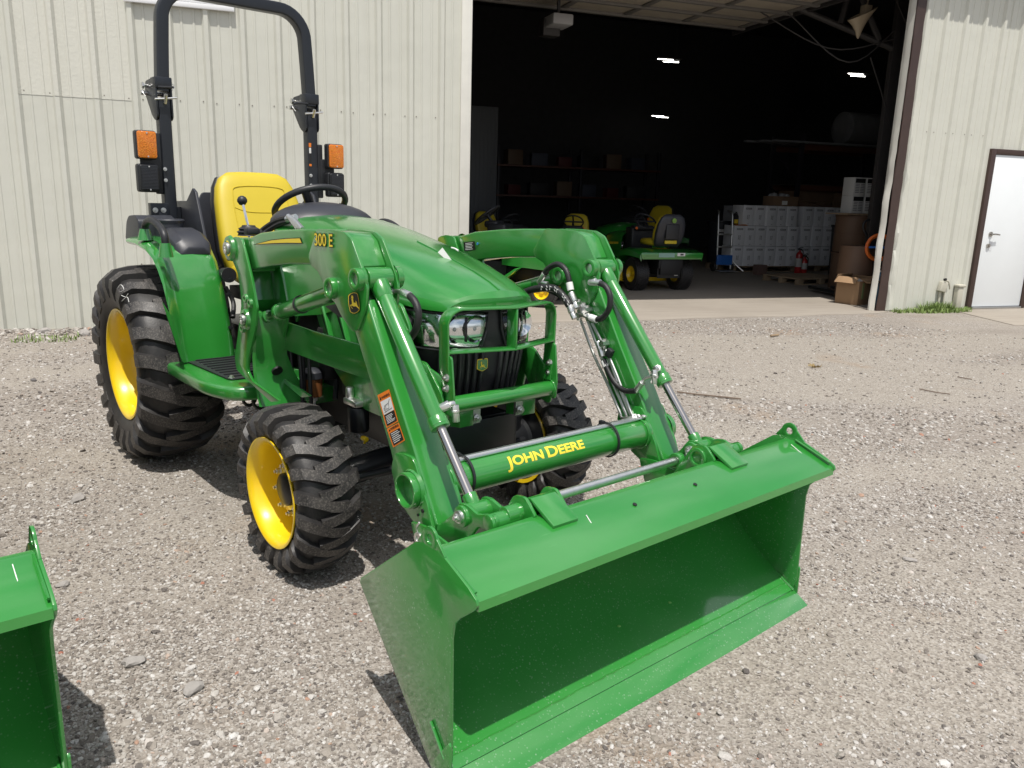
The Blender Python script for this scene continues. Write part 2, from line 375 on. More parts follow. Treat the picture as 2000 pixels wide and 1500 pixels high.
def scatter(name, pts, sizes, label):
    n = len(pts); me = bpy.data.meshes.new(name); me.vertices.add(n); me.vertices.foreach_set('co', np.asarray(pts, np.float32).ravel())
    a = me.attributes.new('size', 'FLOAT', 'POINT'); a.data.foreach_set('value', np.asarray(sizes, np.float32))
    rt = np.stack([RN.normal(0, .32, n), RN.normal(0, .32, n), RN.uniform(0, 6.283, n)], -1).astype(np.float32)
    a = me.attributes.new('turn', 'FLOAT_VECTOR', 'POINT'); a.data.foreach_set('vector', rt.ravel())
    a = me.attributes.new('pick', 'INT', 'POINT'); a.data.foreach_set('value', RN.integers(0, 12, n).astype(np.int32))
    o = bpy.data.objects.new(name, me); COL.objects.link(o); tag(o, label, None, None, 'stuff')
    g = bpy.data.node_groups.new(name, 'GeometryNodeTree')
    g.interface.new_socket('Geometry', in_out='INPUT', socket_type='NodeSocketGeometry'); g.interface.new_socket('Geometry', in_out='OUTPUT', socket_type='NodeSocketGeometry')
    N_ = g.nodes; gi = N_.new('NodeGroupInput'); go = N_.new('NodeGroupOutput'); ip = N_.new('GeometryNodeInstanceOnPoints'); ci = N_.new('GeometryNodeCollectionInfo')
    ci.inputs['Collection'].default_value = SCOL; ci.inputs['Separate Children'].default_value = True; ci.inputs['Reset Children'].default_value = True
    def attr(nm, ty): q = N_.new('GeometryNodeInputNamedAttribute'); q.data_type = ty; q.inputs['Name'].default_value = nm; return q.outputs[0]
    lk = g.links.new
    lk(gi.outputs[0], ip.inputs['Points']); lk(ci.outputs[0], ip.inputs['Instance']); ip.inputs['Pick Instance'].default_value = True
    lk(attr('pick', 'INT'), ip.inputs['Instance Index']); lk(attr('size', 'FLOAT'), ip.inputs['Scale'])
    lk(attr('turn', 'FLOAT_VECTOR'), ip.inputs['Rotation']); lk(ip.outputs[0], go.inputs[0])
    o.modifiers.new('scatter', 'NODES').node_group = g; return o
P_ = []; S_ = []
def fill(n, rmin, rmax, s0, s1, dens_pow=1., keep=None):
    # positions drawn evenly over the wedge of yard in front of the camera
    a = RN.uniform(R(94), R(186), n*3); r = np.sqrt(RN.uniform(rmin**2, rmax**2, n*3)); x = CAM[0]+r*np.cos(a); y = CAM[1]+r*np.sin(a)
    pr = patch(x, y)**dens_pow; ok = RN.random(n*3) < (.17+.83*pr)
    U_ = (x-BA[0])*BU[0]+(y-BA[1])*BU[1]; D_ = -((x-BA[0])*BN[0]+(y-BA[1])*BN[1])
    ok &= (D_ < -.02) & ~((U_ > 4.35) & (U_ < 10.5) & (D_ > -.36)) & ~((U_ > 11.6) & (D_ > -1.5))
    ok &= ~((x > 2.70) & (x < 2.962) & (np.abs(y) < .80)) & ~((x > 2.2) & (x < 2.477) & (np.abs(y+2.279) < .80))
    x, y = x[ok][:n], y[ok][:n]; s = s0*(s1/s0)**(RN.random(len(x))**1.8)
    for q in zip(x, y, gz(x, y)+s*.06): P_.append(q)
    S_.extend(s)
fill(82000, .5, 3.2, .005, .019); fill(52000, 3.0, 5.2, .007, .023); fill(26000, 5.0, 10.5, .012, .034)
fill(5200, .6, 6.5, .017, .036, 3.); fill(150, .8, 7.5, .034, .052, 3.)
# a drift of stones along the foot of the left wall
n = 2600; u_ = RN.uniform(-5, 4.2, n); d_ = -np.abs(RN.normal(0, .22, n))-.02; s_ = RN.uniform(.02, .06, n)
for uu, dd, ss in zip(u_, d_, s_): q = bw(uu, dd); P_.append((q.x, q.y, ss*.1)); S_.append(ss)
scatter('gravel_stones', P_, S_, 'loose grey and tan gravel stones over the yard')

# concrete apron and floor of the shed
def conc(name, c0, c1):
    k = NT(name); v = k.coord(); b = k.b
    c = k.mix(k.noise(v, 1.2, 7, .65), c0, c1); c = k.mix(k.ramp(k.noise(v, .7, 4), ((.5, 0.), (.75, .4))), c, tuple(x*.75 for x in c0))
    st = k.n('ShaderNodeTexNoise', Scale=2.0, Detail=6.0); mp = k.n('ShaderNodeMapping'); mp.inputs['Scale'].default_value = (.6, 6, 1); tcx = k.n('ShaderNodeTexCoord'); k.l(tcx.outputs['Object'], mp.inputs[0]); k.l(mp.outputs[0], st.inputs['Vector'])
    c = k.mix(k.ramp(st.outputs['Fac'], ((.5, 0.), (.7, .3))), c, tuple(x*.7 for x in c0))
    k.l(c, b.inputs['Base Color']); b.inputs['Roughness'].default_value = .8; k.bump(k.noise(v, 120, 4), .25, .004); MATS[name] = k.m
conc('concrete', (.285, .25, .208), (.36, .322, .275)); conc('floor_concrete', (.23, .21, .19), (.30, .275, .25))
def slab(name, pts, z0, z1, m, loc=None):
    b = MB(); b.prism(pts, z0, z1, 'z'); o = b.build(name, m, None, .006, kind='structure'); o.location = bw(0, 0); o.rotation_euler = (0, 0, BROT); return o
edge = [(4.3+.31*i, -.36+.022*math.sin(i*2.1)+.008*i*.9+.02*math.sin(i*5.3)) for i in range(20)]
slab('shed_floor', edge + [(10.44, -.12), (10.44, .0), (18.5, .0), (18.5, 16.), (0.4, 16.), (.4, .02), (4.3, .0)], -.12, .012, 'concrete')
slab('door_step', [(11.62, -.02), (11.50, -.40), (11.22, -1.35), (12.2, -1.6), (16., -1.6), (16., -.02)], -.12, .010, 'concrete')

# ================================================================== BUILDING SHELL
BL = empty('metal_shed', bw(0, 0), BROT, 'large beige ribbed metal shed with a wide open overhead doorway', 'building')
def sheet_mat():
    k = NT('painted_sheet'); v = k.coord(); b = k.b
    c = k.mix(k.noise(v, .8, 5), (.555, .560, .495), (.62, .62, .55))
    mp = k.n('ShaderNodeMapping'); mp.inputs['Scale'].default_value = (9, 9, .5); k.l(k.n('ShaderNodeTexCoord').outputs['Object'], mp.inputs[0])
    st = k.ramp(k.noise(mp.outputs[0], 1.6, 6, .6), ((.5, 0.), (.72, .22))); c = k.mix(st, c, (.49, .48, .415))
    sp = k.ramp(k.noise(v, 46, 4, .7), ((.70, 0.), (.76, .5))); c = k.mix(sp, c, (.36, .34, .30))
    k.l(c, b.inputs['Base Color']); b.inputs['Roughness'].default_value = .48; k.bump(k.noise(v, 1.9, 3), .22, .05); MATS['sheet'] = k.m
    k = NT('patched_sheet'); v = k.coord(); b = k.b
    c = k.mix(k.noise(v, 5, 6, .7), (.58, .58, .51), (.655, .65, .58)); k.l(c, b.inputs['Base Color']); b.inputs['Roughness'].default_value = .6; k.bump(k.noise(v, 38, 5, .7), .35, .01); MATS['sheet_patch'] = k.m
sheet_mat()
mat('trim_brown', (.052, .030, .024), .45, var=.25, vscale=9); mat('trim_white', (.68, .67, .61), .5, var=.12); mat('window_white', (.78, .79, .80), .4); mat('door_white', (.80, .835, .85), .42, var=.04, vscale=3)
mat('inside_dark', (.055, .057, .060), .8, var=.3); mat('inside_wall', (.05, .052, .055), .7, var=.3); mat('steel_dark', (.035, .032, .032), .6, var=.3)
PITCH = .325; HZ = 4.52
def rib_profile(u0, u1, ph):
    """front outline (u, proud) of ribbed sheet from u0 to u1"""
    pts = [(u0, 0.)]; k0 = math.floor((u0-ph)/PITCH)-1
    for k_ in range(k0, k0+60):
        c = ph + k_*PITCH
        for du, pr in ((-.040, 0), (-.018, .034), (.018, .034), (.040, 0), (.098, 0), (.104, .006), (.118, .006), (.124, 0), (.205, 0), (.211, .006), (.225, .006), (.231, 0)):
            if u0 < c+du < u1: pts.append((c+du, pr))
    pts.append((u1, 0.)); return pts
def sheet(u0, u1, z0, z1, ph, off=0., dents=0, name='wall_panel', m='sheet', seed=0):
    pr = rib_profile(u0, u1, ph); zs = [z0, z1] if not dents else list(np.linspace(z0, z1, 40)); rg = np.random.default_rng(seed); rows = []
    for z in zs:
        row = []
        for i, (u, p) in enumerate(pr):
            dd = 0.
            if dents and z < 2.9 and u < u0+.13: dd = (rg.random()-.62)*.045*(1 if z < 2.2 else .35); u = u+(rg.random()-.4)*.03*(1 if i == 0 else 0)
            row.append((u, -(p+off)-dd, z))
        rows.append(row)
    b = MB(); b.loft(rows); return b.build(name, m, BL, ang=25, solid=.0012)
PH = 1.0
u = PH - .075 - 8*PITCH*3
while u < 4.42:
    sheet(u, min(u+PITCH*3, 4.46), .0, HZ, PH, off=.0012*(int(u*7) % 2)); u += PITCH*3
sheet(.352, 1.30, 2.135, HZ, PH, off=.0045, name='wall_patch', m='sheet_patch')
PH2 = 10.83
u = 10.455; first = True
while u < 17.5:
    u1 = PH2+.09+PITCH*1.03*2 if first else u+PITCH*3
    if first: sheet(u, 11.62, .012, HZ, PH2, dents=1, seed=3)
    u = 11.62 if first else u1
    if first: first = False; continue
    if u-PITCH*3 < 11.9: pass
# right of the jamb the wall runs on round the person door
sheet(11.6205, 11.92, .012, HZ, PH2); sheet(11.92, 13.0, 2.20, HZ, PH2); sheet(13.0, 13.98, .012, HZ, PH2); sheet(13.98, 14.96, .012, HZ, PH2, off=.001); sheet(14.96, 18.5, .012, HZ, PH2)
sheet(4.46, 10.455, 4.06, HZ, PH)
# screws
scr = MB()
for zc in (2.16, .62):
    for k_ in range(-26, 11):
        c = PH+k_*PITCH
        for du in (.06, -.06):
            if c+du < 4.4 and random.random() < (.8 if zc > 1 else .18): q = (c+du, -.0035, zc+random.uniform(-.01, .01)); scr.cyl((q[0], -.001, q[2]), (q[0], -.006, q[2]), .006, n=6)
    for k_ in range(-1, 6):
        c = PH2+k_*PITCH
        for du in (.06, -.06):
            if 10.6 < c+du < 11.85 and zc > 1: scr.cyl((c+du, -.001, zc+.2), (c+du, -.006, zc+.2), .006, n=6)
scr.build('panel_screws', mat('screw', (.22, .20, .17), .5, metal=.3), BL, kind='stuff')
# small dents scattered on the sheets: rivets/nail heads are above; corner trim of the opening
def bbox(name, u0, u1, d0, d1, z0, z1, m, bevel=.002, parent=None):
    b = MB(); b.box(((u0+u1)/2, (d0+d1)/2, (z0+z1)/2), (abs(u1-u0), abs(d1-d0), abs(z1-z0))); return b.build(name, m, parent or BL, bevel)
bbox('corner_trim', 4.455, 4.565, -.034, .12, .0, HZ, 'trim_white')
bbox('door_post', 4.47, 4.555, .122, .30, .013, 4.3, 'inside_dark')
# right jamb: white return, brown face, both a little bent
rows = []
rg = np.random.default_rng(5)
zs = np.linspace(.013, 4.3, 34)
for i, z in enumerate(zs):
    bend = -.10*math.exp(-((z-.0)/.9)**2)*0 + .012*rg.normal() * (1 if z < 2.3 else .3) - (.05 if z < 2.05 else 0)*math.sin(min(1, (2.05-z)/1.2)*PI/2 if z < 2.05 else 0)
    rows.append([(10.305+bend*.4, -.022, z), (10.300+bend*.3, -.026, z), (10.292+bend*.8, .03, z), (10.292+bend*.8, .055, z), (10.30, .10, z)])
b = MB(); b.loft(rows); b.build('door_jamb', 'trim_white', BL, ang=30, solid=.003)
rows = [[(10.308+.004*rg.normal(), -.030, z), (10.312, -.040+.003*rg.normal(), z), (10.452, -.036+.004*rg.normal(), z), (10.456, -.004, z)] for z in zs]
b = MB(); b.loft(rows); b.build('jamb_trim', 'trim_brown', BL, ang=30, solid=.002)
bbox('header_trim', 4.566, 10.30, -.034, .10, 4.0, 4.065, 'trim_brown')
# eave, roof, other walls
bbox('soffit', .3-10, 18.6, -.27, .02, 4.522, 4.60, 'trim_white'); bbox('fascia', -9.7, 18.6, -.30, -.272, 4.50, 4.72, 'trim_brown')
def bquad(name, pts, m, solid=.02):
    b = MB(); b.add(pts, [tuple(range(len(pts)))]); return b.build(name, m, BL, solid=solid)
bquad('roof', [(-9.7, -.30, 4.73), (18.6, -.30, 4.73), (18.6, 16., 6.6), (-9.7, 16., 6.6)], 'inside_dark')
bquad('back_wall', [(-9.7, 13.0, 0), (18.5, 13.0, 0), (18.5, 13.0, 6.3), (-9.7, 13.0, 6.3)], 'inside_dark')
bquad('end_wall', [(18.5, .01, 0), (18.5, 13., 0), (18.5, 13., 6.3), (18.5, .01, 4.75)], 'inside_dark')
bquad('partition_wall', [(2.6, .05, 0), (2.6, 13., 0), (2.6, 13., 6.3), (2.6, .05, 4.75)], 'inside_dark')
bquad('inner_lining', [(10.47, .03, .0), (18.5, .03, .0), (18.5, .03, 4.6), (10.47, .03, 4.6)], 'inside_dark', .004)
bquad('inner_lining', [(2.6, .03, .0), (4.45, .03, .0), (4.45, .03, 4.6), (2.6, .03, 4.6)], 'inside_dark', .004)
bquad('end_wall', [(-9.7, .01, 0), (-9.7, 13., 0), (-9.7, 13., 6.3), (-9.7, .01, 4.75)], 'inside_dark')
# window over the yard
wn = bbox('window', 1.285, 2.235, -.055, -.03, 2.985, 3.03, 'window_white', .004)
bbox('window_frame', 1.285, 1.33, -.05, -.03, 3.032, 3.75, 'window_white', .004, wn); bbox('window_frame', 2.19, 2.235, -.05, -.03, 3.032, 3.75, 'window_white', .004, wn); bbox('window_frame', 1.285, 2.235, -.05, -.03, 3.752, 3.80, 'window_white', .004, wn)
bbox('window_sash', 1.332, 2.188, -.046, -.032, 3.034, 3.062, 'window_white', .003, wn); bbox('window_sash', 1.74, 1.78, -.044, -.032, 3.064, 3.75, 'window_white', .003, wn)
MATS['pane'] = mat('window_pane', (.05, .06, .07), .06, coat=.5)
bbox('window_pane', 1.332, 1.738, -.040, -.033, 3.064, 3.75, 'pane', 0, wn); bbox('window_pane', 1.782, 2.188, -.040, -.033, 3.064, 3.75, 'pane', 0, wn)
for i in range(5): bbox('blind_slat', 1.335, 2.185, -.0415, -.0405, 3.075+.03*i, 3.092+.03*i, mat('blind', (.55, .50, .42), .6), 0, wn) if False else None
# person door
dr = bbox('door', 11.995, 12.92, -.030, .01, .045, 2.125, 'door_white', .004)
bbox('door_frame', 11.905, 11.990, -.045, .03, .012, 2.20, 'trim_brown', .003, dr); bbox('door_frame', 12.925, 13.01, -.045, .03, .012, 2.20, 'trim_brown', .003, dr); bbox('door_frame', 11.991, 12.924, -.045, .03, 2.13, 2.20, 'trim_brown', .003, dr)
bbox('threshold', 11.991, 12.924, -.06, .03, .011, .040, mat('aluminium', (.5, .5, .5), .35, metal=1.), .002, dr)
b = MB(); b.cyl((12.135, -.03, 1.06), (12.135, -.045, 1.06), .034, n=24); b.cyl((12.135, -.04, 1.06), (12.135, -.085, 1.06), .011, n=12); b.tube([(12.135, -.082, 1.06), (12.18, -.085, 1.062), (12.255, -.078, 1.055)], .011, 10, 4); b.build('lever_handle', mat('nickel', (.42, .40, .37), .3, metal=1.), dr)
b = MB(); b.cyl((12.12, -.03, .90), (12.12, -.052, .90), .030, n=24); b.cyl((12.12, -.05, .90), (12.12, -.06, .90), .012, n=12); b.build('deadbolt', mat('nickel', (.42, .40, .37), .3, metal=1.), dr)
bbox('lock_plate', 12.15, 12.20, -.0325, -.0305, .83, .97, mat('plate_white', (.66, .68, .70), .4), 0, dr)
# outlet box with conduit, and the capped pipe box beside it
b = MB(); b.box((11.40, -.045, .33), (.11, .07, .14), Matrix.Rotation(R(14), 3, 'Y')); ob = b.build('outlet_box', mat('box_beige', (.50, .48, .40), .5), BL, .012, 3)
b = MB(); b.tube([(11.43, -.045, .28), (11.45, -.045, .2), (11.46, -.045, .03)], .014, 10, 3); b.cyl((11.385, -.03, .27), (11.385, -.03, .02), .018, n=12); b.tube([(11.42, -.05, .42), (11.46, -.07, .41), (11.50, -.07, .34), (11.51, -.07, .30)], .012, 8, 4); b.build('conduit', 'box_beige', ob)
b = MB(); b.cyl((11.395, -.06, .43), (11.395, -.09, .44), .018, n=12); b.build('conduit_cap', 'dark', ob)
b = MB(); b.box((11.70, -.05, .18), (.10, .08, .30)); b.box((11.705, -.055, .345), (.13, .10, .04)); b.build('pipe_cover', 'box_beige', BL, .015, 3)
# ================================================================== THE TRACTOR
TR = empty('compact_tractor', (0, 0, 0), 0, 'green compact tractor with yellow seat, black roll bar and front loader, whole in view', 'tractor', 'green loader tractors parked on the gravel')

# ---------------- wheels
def tyre_mb(prof, W, nl, hw, lh, sg, cx, cz, cy):
    mb = MB(); half = prof; full = [(-w_, r) for w_, r in half[::-1]] + [(w_, r) for w_, r in half[1:]]
    mb.lathe(full, (cx, cy, cz), 'y', 72)
    # arc parameter along half profile
    L = [0.]
    for i in range(1, len(half)): L.append(L[-1] + math.hypot(half[i][0]-half[i-1][0], half[i][1]-half[i-1][1]))
    def P(s):
        sgn = 1 if s >= 0 else -1; a = abs(s)
        for i in range(1, len(half)):
            if a <= L[i] or i == len(half)-1:
                t = (a-L[i-1])/(L[i]-L[i-1]); x0, r0 = half[i-1]; x1, r1 = half[i]
                nx, nr = -(r1-r0), (x1-x0); q = math.hypot(nx, nr); nx /= q; nr /= q
                return sgn*(x0+(x1-x0)*t), r0+(r1-r0)*t, sgn*nx, nr
    Ls = next(L[i] for i in range(len(half)) if half[i][0] > W*.47)      # shoulder
    for side in (-1, 1):
        for q in range(nl):
            base = 2*PI*(q + (.5 if side > 0 else 0))/nl
            st = [(-.44, .12, .85, .95), (-.15, .15, 1., 1.), (.15, .22, 1.05, 1.), (.42, .36, 1.06, 1.), (.75, .52, 1.08, 1.), (1.0, .60, 1.12, .95), (1.16, .62, 1.08, .6), (1.42, .64, .9, .12)]
            rows = []
            for t, ao, wf, hf in st:
                w_, r, nx, nr = P(side*t*Ls); x = nx; h = lh*hf
                ang = base + sg*ao*(1.25*2*PI/nl) ; dh = hw*wf/r
                jit = 1
                row = []
                for da, up in ((-1.22, -.25), (-.86, 1), (.86, 1), (1.22, -.25)):
                    rr = r + nr*h*up; ww = w_ + x*h*up; an = ang + da*dh
                    row.append((cx+rr*math.cos(an), cy+ww, cz+rr*math.sin(an)))
                rows.append(row)
            o = len(mb.v)
            mb.loft(rows); n = len(rows)
            for k in range(n-1): mb.mi[-(n-1)*3 + k*3 + 1] = 1     # worn tops
            mb.add(rows[0], [(0, 1, 2, 3)]); mb.add(rows[-1], [(3, 2, 1, 0)])
    return mb
RT = [(0, .463), (.07, .461), (.125, .454), (.158, .440), (.178, .415), (.187, .385), (.188, .35), (.182, .32), (.172, .297), (.160, .281), (.152, .272)]
FT = [(0, .288), (.042, .287), (.072, .282), (.091, .270), (.101, .252), (.104, .233), (.102, .217), (.098, .207), (.094, .199)]
def wheel(front, side):
    sg = -1 if side == 'r' else 1
    if front: cx, cz, cy, prof, W, nl, hw, lh = 1.635, .308, sg*.577, FT, .209, 20, .0195, .022
    else: cx, cz, cy, prof, W, nl, hw, lh = 0., .49, sg*.570, RT, .376, 21, .0290, .028
    wh = tyre_mb(prof, W, nl, hw, lh, 1, cx, cz, cy).build('wheel', ['rubber', 'rubber_lug'], TR, ang=30)
    wh.name = 'tyre'
    root = bpy.data.objects.new('wheel', None); COL.objects.link(root); root.parent = TR; wh.parent = root
    rim = MB()
    if front:
        prof2 = [(.088, .190), (.100, .196), (.103, .203), (.107, .203), (.107, .196), (.098, .186), (.088, .178), (.05, .172), (.0, .166), (-.03, .160), (-.04, .15), (-.025, .13), (.012, .118), (.028, .10), (.030, .06)]
        rim.lathe(prof2, (cx, cy, cz), 'y', 56, sg)
        rim.lathe([(-.088, .190), (-.105, .203), (-.1, .186), (-.05, .17), (-.03, .16)], (cx, cy, cz), 'y', 40, sg)
        rm = rim.build('rim', 'yellow', root, ang=50)
        hb = MB(); hb.lathe([(.02, .062), (.05, .060), (.056, .050), (.058, .0)], (cx, cy, cz), 'y', 28, sg); hb.lathe([(-.10, .19), (-.09, .10), (-.11, .08)], (cx, cy, cz), 'y', 30, sg); hb.build('hub', 'black_paint', root)
        for i in range(8):
            t = 2*PI*i/8+.2; b = MB(); hexbolt(b, (cx+.088*math.cos(t), cy+sg*.029, cz+.088*math.sin(t)), (0, sg, 0), .0105, .014); b.build('lug_nut', 'zinc', root)
        vs = MB(); vs.cyl((cx+.12, cy+sg*.0, cz+.1), (cx+.115, cy+sg*.04, cz+.096), .004, n=8); vs.build('valve_stem', 'hose', root)
    else:
        prof2 = [(.145, .262), (.156, .270), (.160, .279), (.166, .279), (.166, .268), (.152, .256), (.135, .247), (.10, .240), (.05, .236), (.02, .222), (-.02, .214), (-.06, .205), (-.07, .18), (-.05, .15), (-.045, .06)]
        rim.lathe(prof2, (cx, cy, cz), 'y', 72, sg)
        rim.lathe([(-.145, .262), (-.163, .279), (-.15, .256), (-.06, .21)], (cx, cy, cz), 'y', 40, sg)
        rim.build('rim', 'yellow', root, ang=50)
        hb = MB(); hb.lathe([(-.06, .09), (.0, .085), (.02, .06), (.022, .0)], (cx, cy, cz), 'y', 28, sg); hb.build('hub', 'black_paint', root)
        for i in range(8):
            t = 2*PI*i/8; b = MB(); hexbolt(b, (cx+.125*math.cos(t), cy-sg*.047, cz+.125*math.sin(t)), (0, sg, 0), .012, .016); b.build('lug_nut', 'zinc', root)
    return root
for fr in (True, False):
    for sd_ in 'rl': wheel(fr, sd_)
# chalk marks on the near rear tyre
ck = MB()
for pts in ([(228, 565), (236, 556), (242, 566), (232, 572), (244, 580), (250, 574)], [(238, 588), (248, 580), (252, 590)], [(219, 562), (215, 553), (220, 548)]):
    ck.tube([at_y(a, b, -.764) for a, b in pts], .0014, 5, 4)
ck.build('chalk_mark', 'white_print', TR)

# ---------------- chassis, engine, axles
b = MB(); b.box((1.45, 0, .46), (1.0, .30, .19)); b.build('front_frame', 'black_paint', TR, .008)
b = MB(); b.box((1.975, 0, .455), (.02, .34, .20)); b.prism([(1.70, .55), (1.985, .55), (1.985, .36), (1.86, .33), (1.70, .36)], -.172, -.160); b.prism([(1.70, .55), (1.985, .55), (1.985, .36), (1.86, .33), (1.70, .36)], .160, .172); b.build('front_bracket', 'black_paint', TR, .004)
for y in (-.11, .11): b = MB(); hexbolt(b, (1.985, y, .42), (1, 0, 0), .01); b.build('frame_bolt', 'zinc', TR)
for x, z in ((1.93, .50), (1.93, .41), (1.80, .46)): b = MB(); hexbolt(b, (x, -.172, z), (0, -1, 0), .012); b.build('frame_bolt', 'zinc', TR)
b = MB(); b.box((1.35, 0, .70), (.95, .40, .32)); b.cyl((1.15, -.26, .72), (1.55, -.26, .72), .05); b.cyl((1.25, -.24, .60), (1.25, -.24, .82), .045); b.box((1.5, -.22, .63), (.22, .08, .14)); b.build('engine', 'dark', TR, .012)
b = MB(); b.box((.40, 0, .46), (1.15, .34, .34)); b.cyl((0, -.40, .49), (0, .40, .49), .10, n=24); b.box((.1, 0, .5), (.55, .42, .36)); b.build('transmission', 'black_paint', TR, .02)
b = MB(); b.tube([(1.635, -.47, .308), (1.635, -.40, .315), (1.635, -.2, .34), (1.635, .2, .34), (1.635, .40, .315), (1.635, .47, .308)], .052, 14)
for y in (-1, 1): b.cyl((1.635, y*.43, .21), (1.635, y*.43, .43), .058, n=18); b.lathe([(-.08, .075), (0, .09), (.06, .07)], (1.635, y*.47, .308), 'y', 20)
b.build('front_axle', 'black_paint', TR, 0)
b = MB(); b.cyl((1.75, -.42, .34), (1.75, .42, .34), .016); b.cyl((1.75, -.2, .34), (1.75, .2, .34), .03); b.build('steering_link', 'black_paint', TR)
# oil filter and drain
p = at_y(700, 815, -.27)
b = MB(); b.cyl((p.x, p.y, p.z-.055), (p.x, p.y, p.z+.045), .042, n=24); of = b.build('oil_filter', 'black_paint', TR, .006)
b = MB(); b.box((p.x, p.y, p.z+.065), (.10, .08, .025)); b.cyl((p.x-.03, p.y-.02, p.z+.06), (p.x-.03, p.y-.02, p.z+.12), .016); b.build('filter_head', 'zinc', TR, .006)
b = MB()
for i in range(4): b.box((p.x+.012*(i % 2)-.02+.0, p.y-.0435, p.z+.025-.012*i), (.035, .001, .006), Matrix.Rotation(R(-24), 3, 'Z'))
p2 = at_y(712, 857, -.27); b = MB(); b.cyl(p2-V(.016, 0, 0), p2+V(.016, 0, 0), .011, n=10); b.cyl(p2, p2-V(0, 0, .02), .006, n=8); b.build('drain_cap', 'yellow', TR, .002)
p = at_y(612, 752, -.31)
b = MB(); b.lathe([(-.055, .0), (-.052, .022), (-.045, .036), (.03, .038), (.032, 0)], p, 'z', 24); b.build('fuel_bowl', 'amber_bowl', TR)
b = MB(); b.lathe([(.032, 0), (.032, .043), (.058, .043), (.07, .03), (.075, 0)], p, 'z', 24); b.build('fuel_bowl_cap', 'grey_plastic', TR)
b = MB(); b.lathe([(-.085, .0), (-.085, .007), (-.07, .009), (-.065, .016), (-.052, .018), (-.05, 0)], p, 'z', 14); b.build('drain_nipple', 'white_print', TR)
for i, x0 in enumerate((556, 572, 588, 575)):
    a = at_y(x0+8, 650, -.395+.012*i); c = at_y(x0+20, 795, -.395+.012*i); b = MB(); b.tube([a, (a*.6+c*.4)+V(.006*i, 0, 0), c], .0085, 8, 4); b.build('hydraulic_hose', 'hose', TR)
b = MB()
for a, c in (((640, 690), (655, 780)), ((700, 690), (716, 790)), ((660, 640), (620, 700)), ((520, 560), (535, 660)), ((428, 520), (448, 700)), ((440, 560), (455, 620))):
    b = MB(); b.tube([at_y(*a, -.25), at_y((a[0]+c[0])/2+8, (a[1]+c[1])/2, -.22), at_y(*c, -.25)], .012, 8, 5); b.build('engine_line', 'hose', TR)
b = MB(); q = at_y(437, 535, -.33); b.lathe([(0, .0), (0, .03), (.05, .03), (.05, .036), (.07, .036), (.07, .0)], q, 'x', 20); b.build('breather', 'black_plastic', TR)
b = MB()
for q in ((447, 505), (450, 545), (446, 575), (455, 610), (450, 640)): v = at_y(*q, -.36); b = MB(); hexbolt(b, v, (1, -.3, 0), .008); b.build('mount_bolt', 'black_paint', TR)

b = MB(); b.box((.76, -.30, .80), (.22, .12, .44)); b.cyl((.74, -.37, .70), (.74, -.37, .92), .03, n=14); b.cyl((.80, -.36, .62), (.80, -.36, .78), .022, n=14); b.build('gap_filler', 'black_paint', TR, .01)  # added black block, closes the bright gap between fender and mast
# ---------------- hood, side panels, grille
hs = [(.80, 1.268, (.06, 1.266), (.15, 1.256), (.215, 1.235), (.258, 1.195), (.280, 1.10), (.288, .97), (.288, .86)),
      (1.05, 1.256, (.06, 1.253), (.15, 1.243), (.213, 1.222), (.258, 1.180), (.282, 1.09), (.290, .96), (.290, .84)),
      (1.30, 1.226, (.06, 1.222), (.15, 1.210), (.208, 1.190), (.252, 1.150), (.280, 1.07), (.288, .98), (.288, .88)),
      (1.55, 1.182, (.06, 1.177), (.15, 1.164), (.203, 1.144), (.244, 1.108), (.270, 1.050), (.278, .995), (.278, .955)),
      (1.75, 1.135, (.06, 1.129), (.15, 1.116), (.198, 1.098), (.235, 1.068), (.258, 1.028), (.266, 1.005), (.266, .985)),
      (1.88, 1.096, (.06, 1.090), (.15, 1.075), (.192, 1.058), (.222, 1.036), (.242, 1.010), (.248, .995), (.248, .980)),
      (1.955, 1.066, (.06, 1.060), (.14, 1.047), (.176, 1.036), (.203, 1.020), (.220, 1.000), (.226, .987), (.226, .976)),
      (1.995, 1.044, (.055, 1.040), (.12, 1.030), (.152, 1.022), (.176, 1.010), (.192, .993), (.198, .984), (.198, .975))]
def sect(x, bow, zc, pts):
    # plan bow: the nose is rounded in plan
    def X(y): return x + bow*(1-(abs(y)/.25)**2)
    row = [(X(y), -y, z) for y, z in pts[::-1]] + [(X(0), 0, zc)] + [(X(y), y, z) for y, z in pts]
    return row
rows = [sect(h[0], max(0, (h[0]-1.5)/.5)**2*.075, h[1], list(h[2:])) for h in hs]
front_top = rows[-1]
band1 = [(x+.016*(1-(abs(y)/.3)), y*.995, min(z-.012, 1.020)) for x, y, z in front_top]
band2 = [(x+.013*(1-(abs(y)/.3)), y*.99, .986-.004*(1-abs(y)/.2)) for x, y, z in front_top]
band3 = [(x-.012, y*.96, .978) for x, y, z in band2]
b = MB(); b.loft(rows + [band1, band2, band3]); hood = b.build('hood', 'green', TR, ang=26)
ce = MB(); cp = [Vector(r[7])+V(0, 0, .0015) for r in rows[3:]]; ce.tube(cp, .0022, 6); ce.build('center_crease', 'green', hood)
# paper tag caught on the hood
v0 = at_y(858, 498, -.02); b = MB()
t0, t1, t2, t3 = at_y(855, 495, -.03), at_y(864, 494, -.02), at_y(893, 525, .0), at_y(882, 519, -.01)
b.add([t0+V(0, 0, .004), t1+V(0, 0, .02), t2+V(0, 0, .004), t3+V(0, 0, .004)], [(0, 1, 2, 3)]); b.build('paper_tag', 'white_print', hood, solid=.0006)
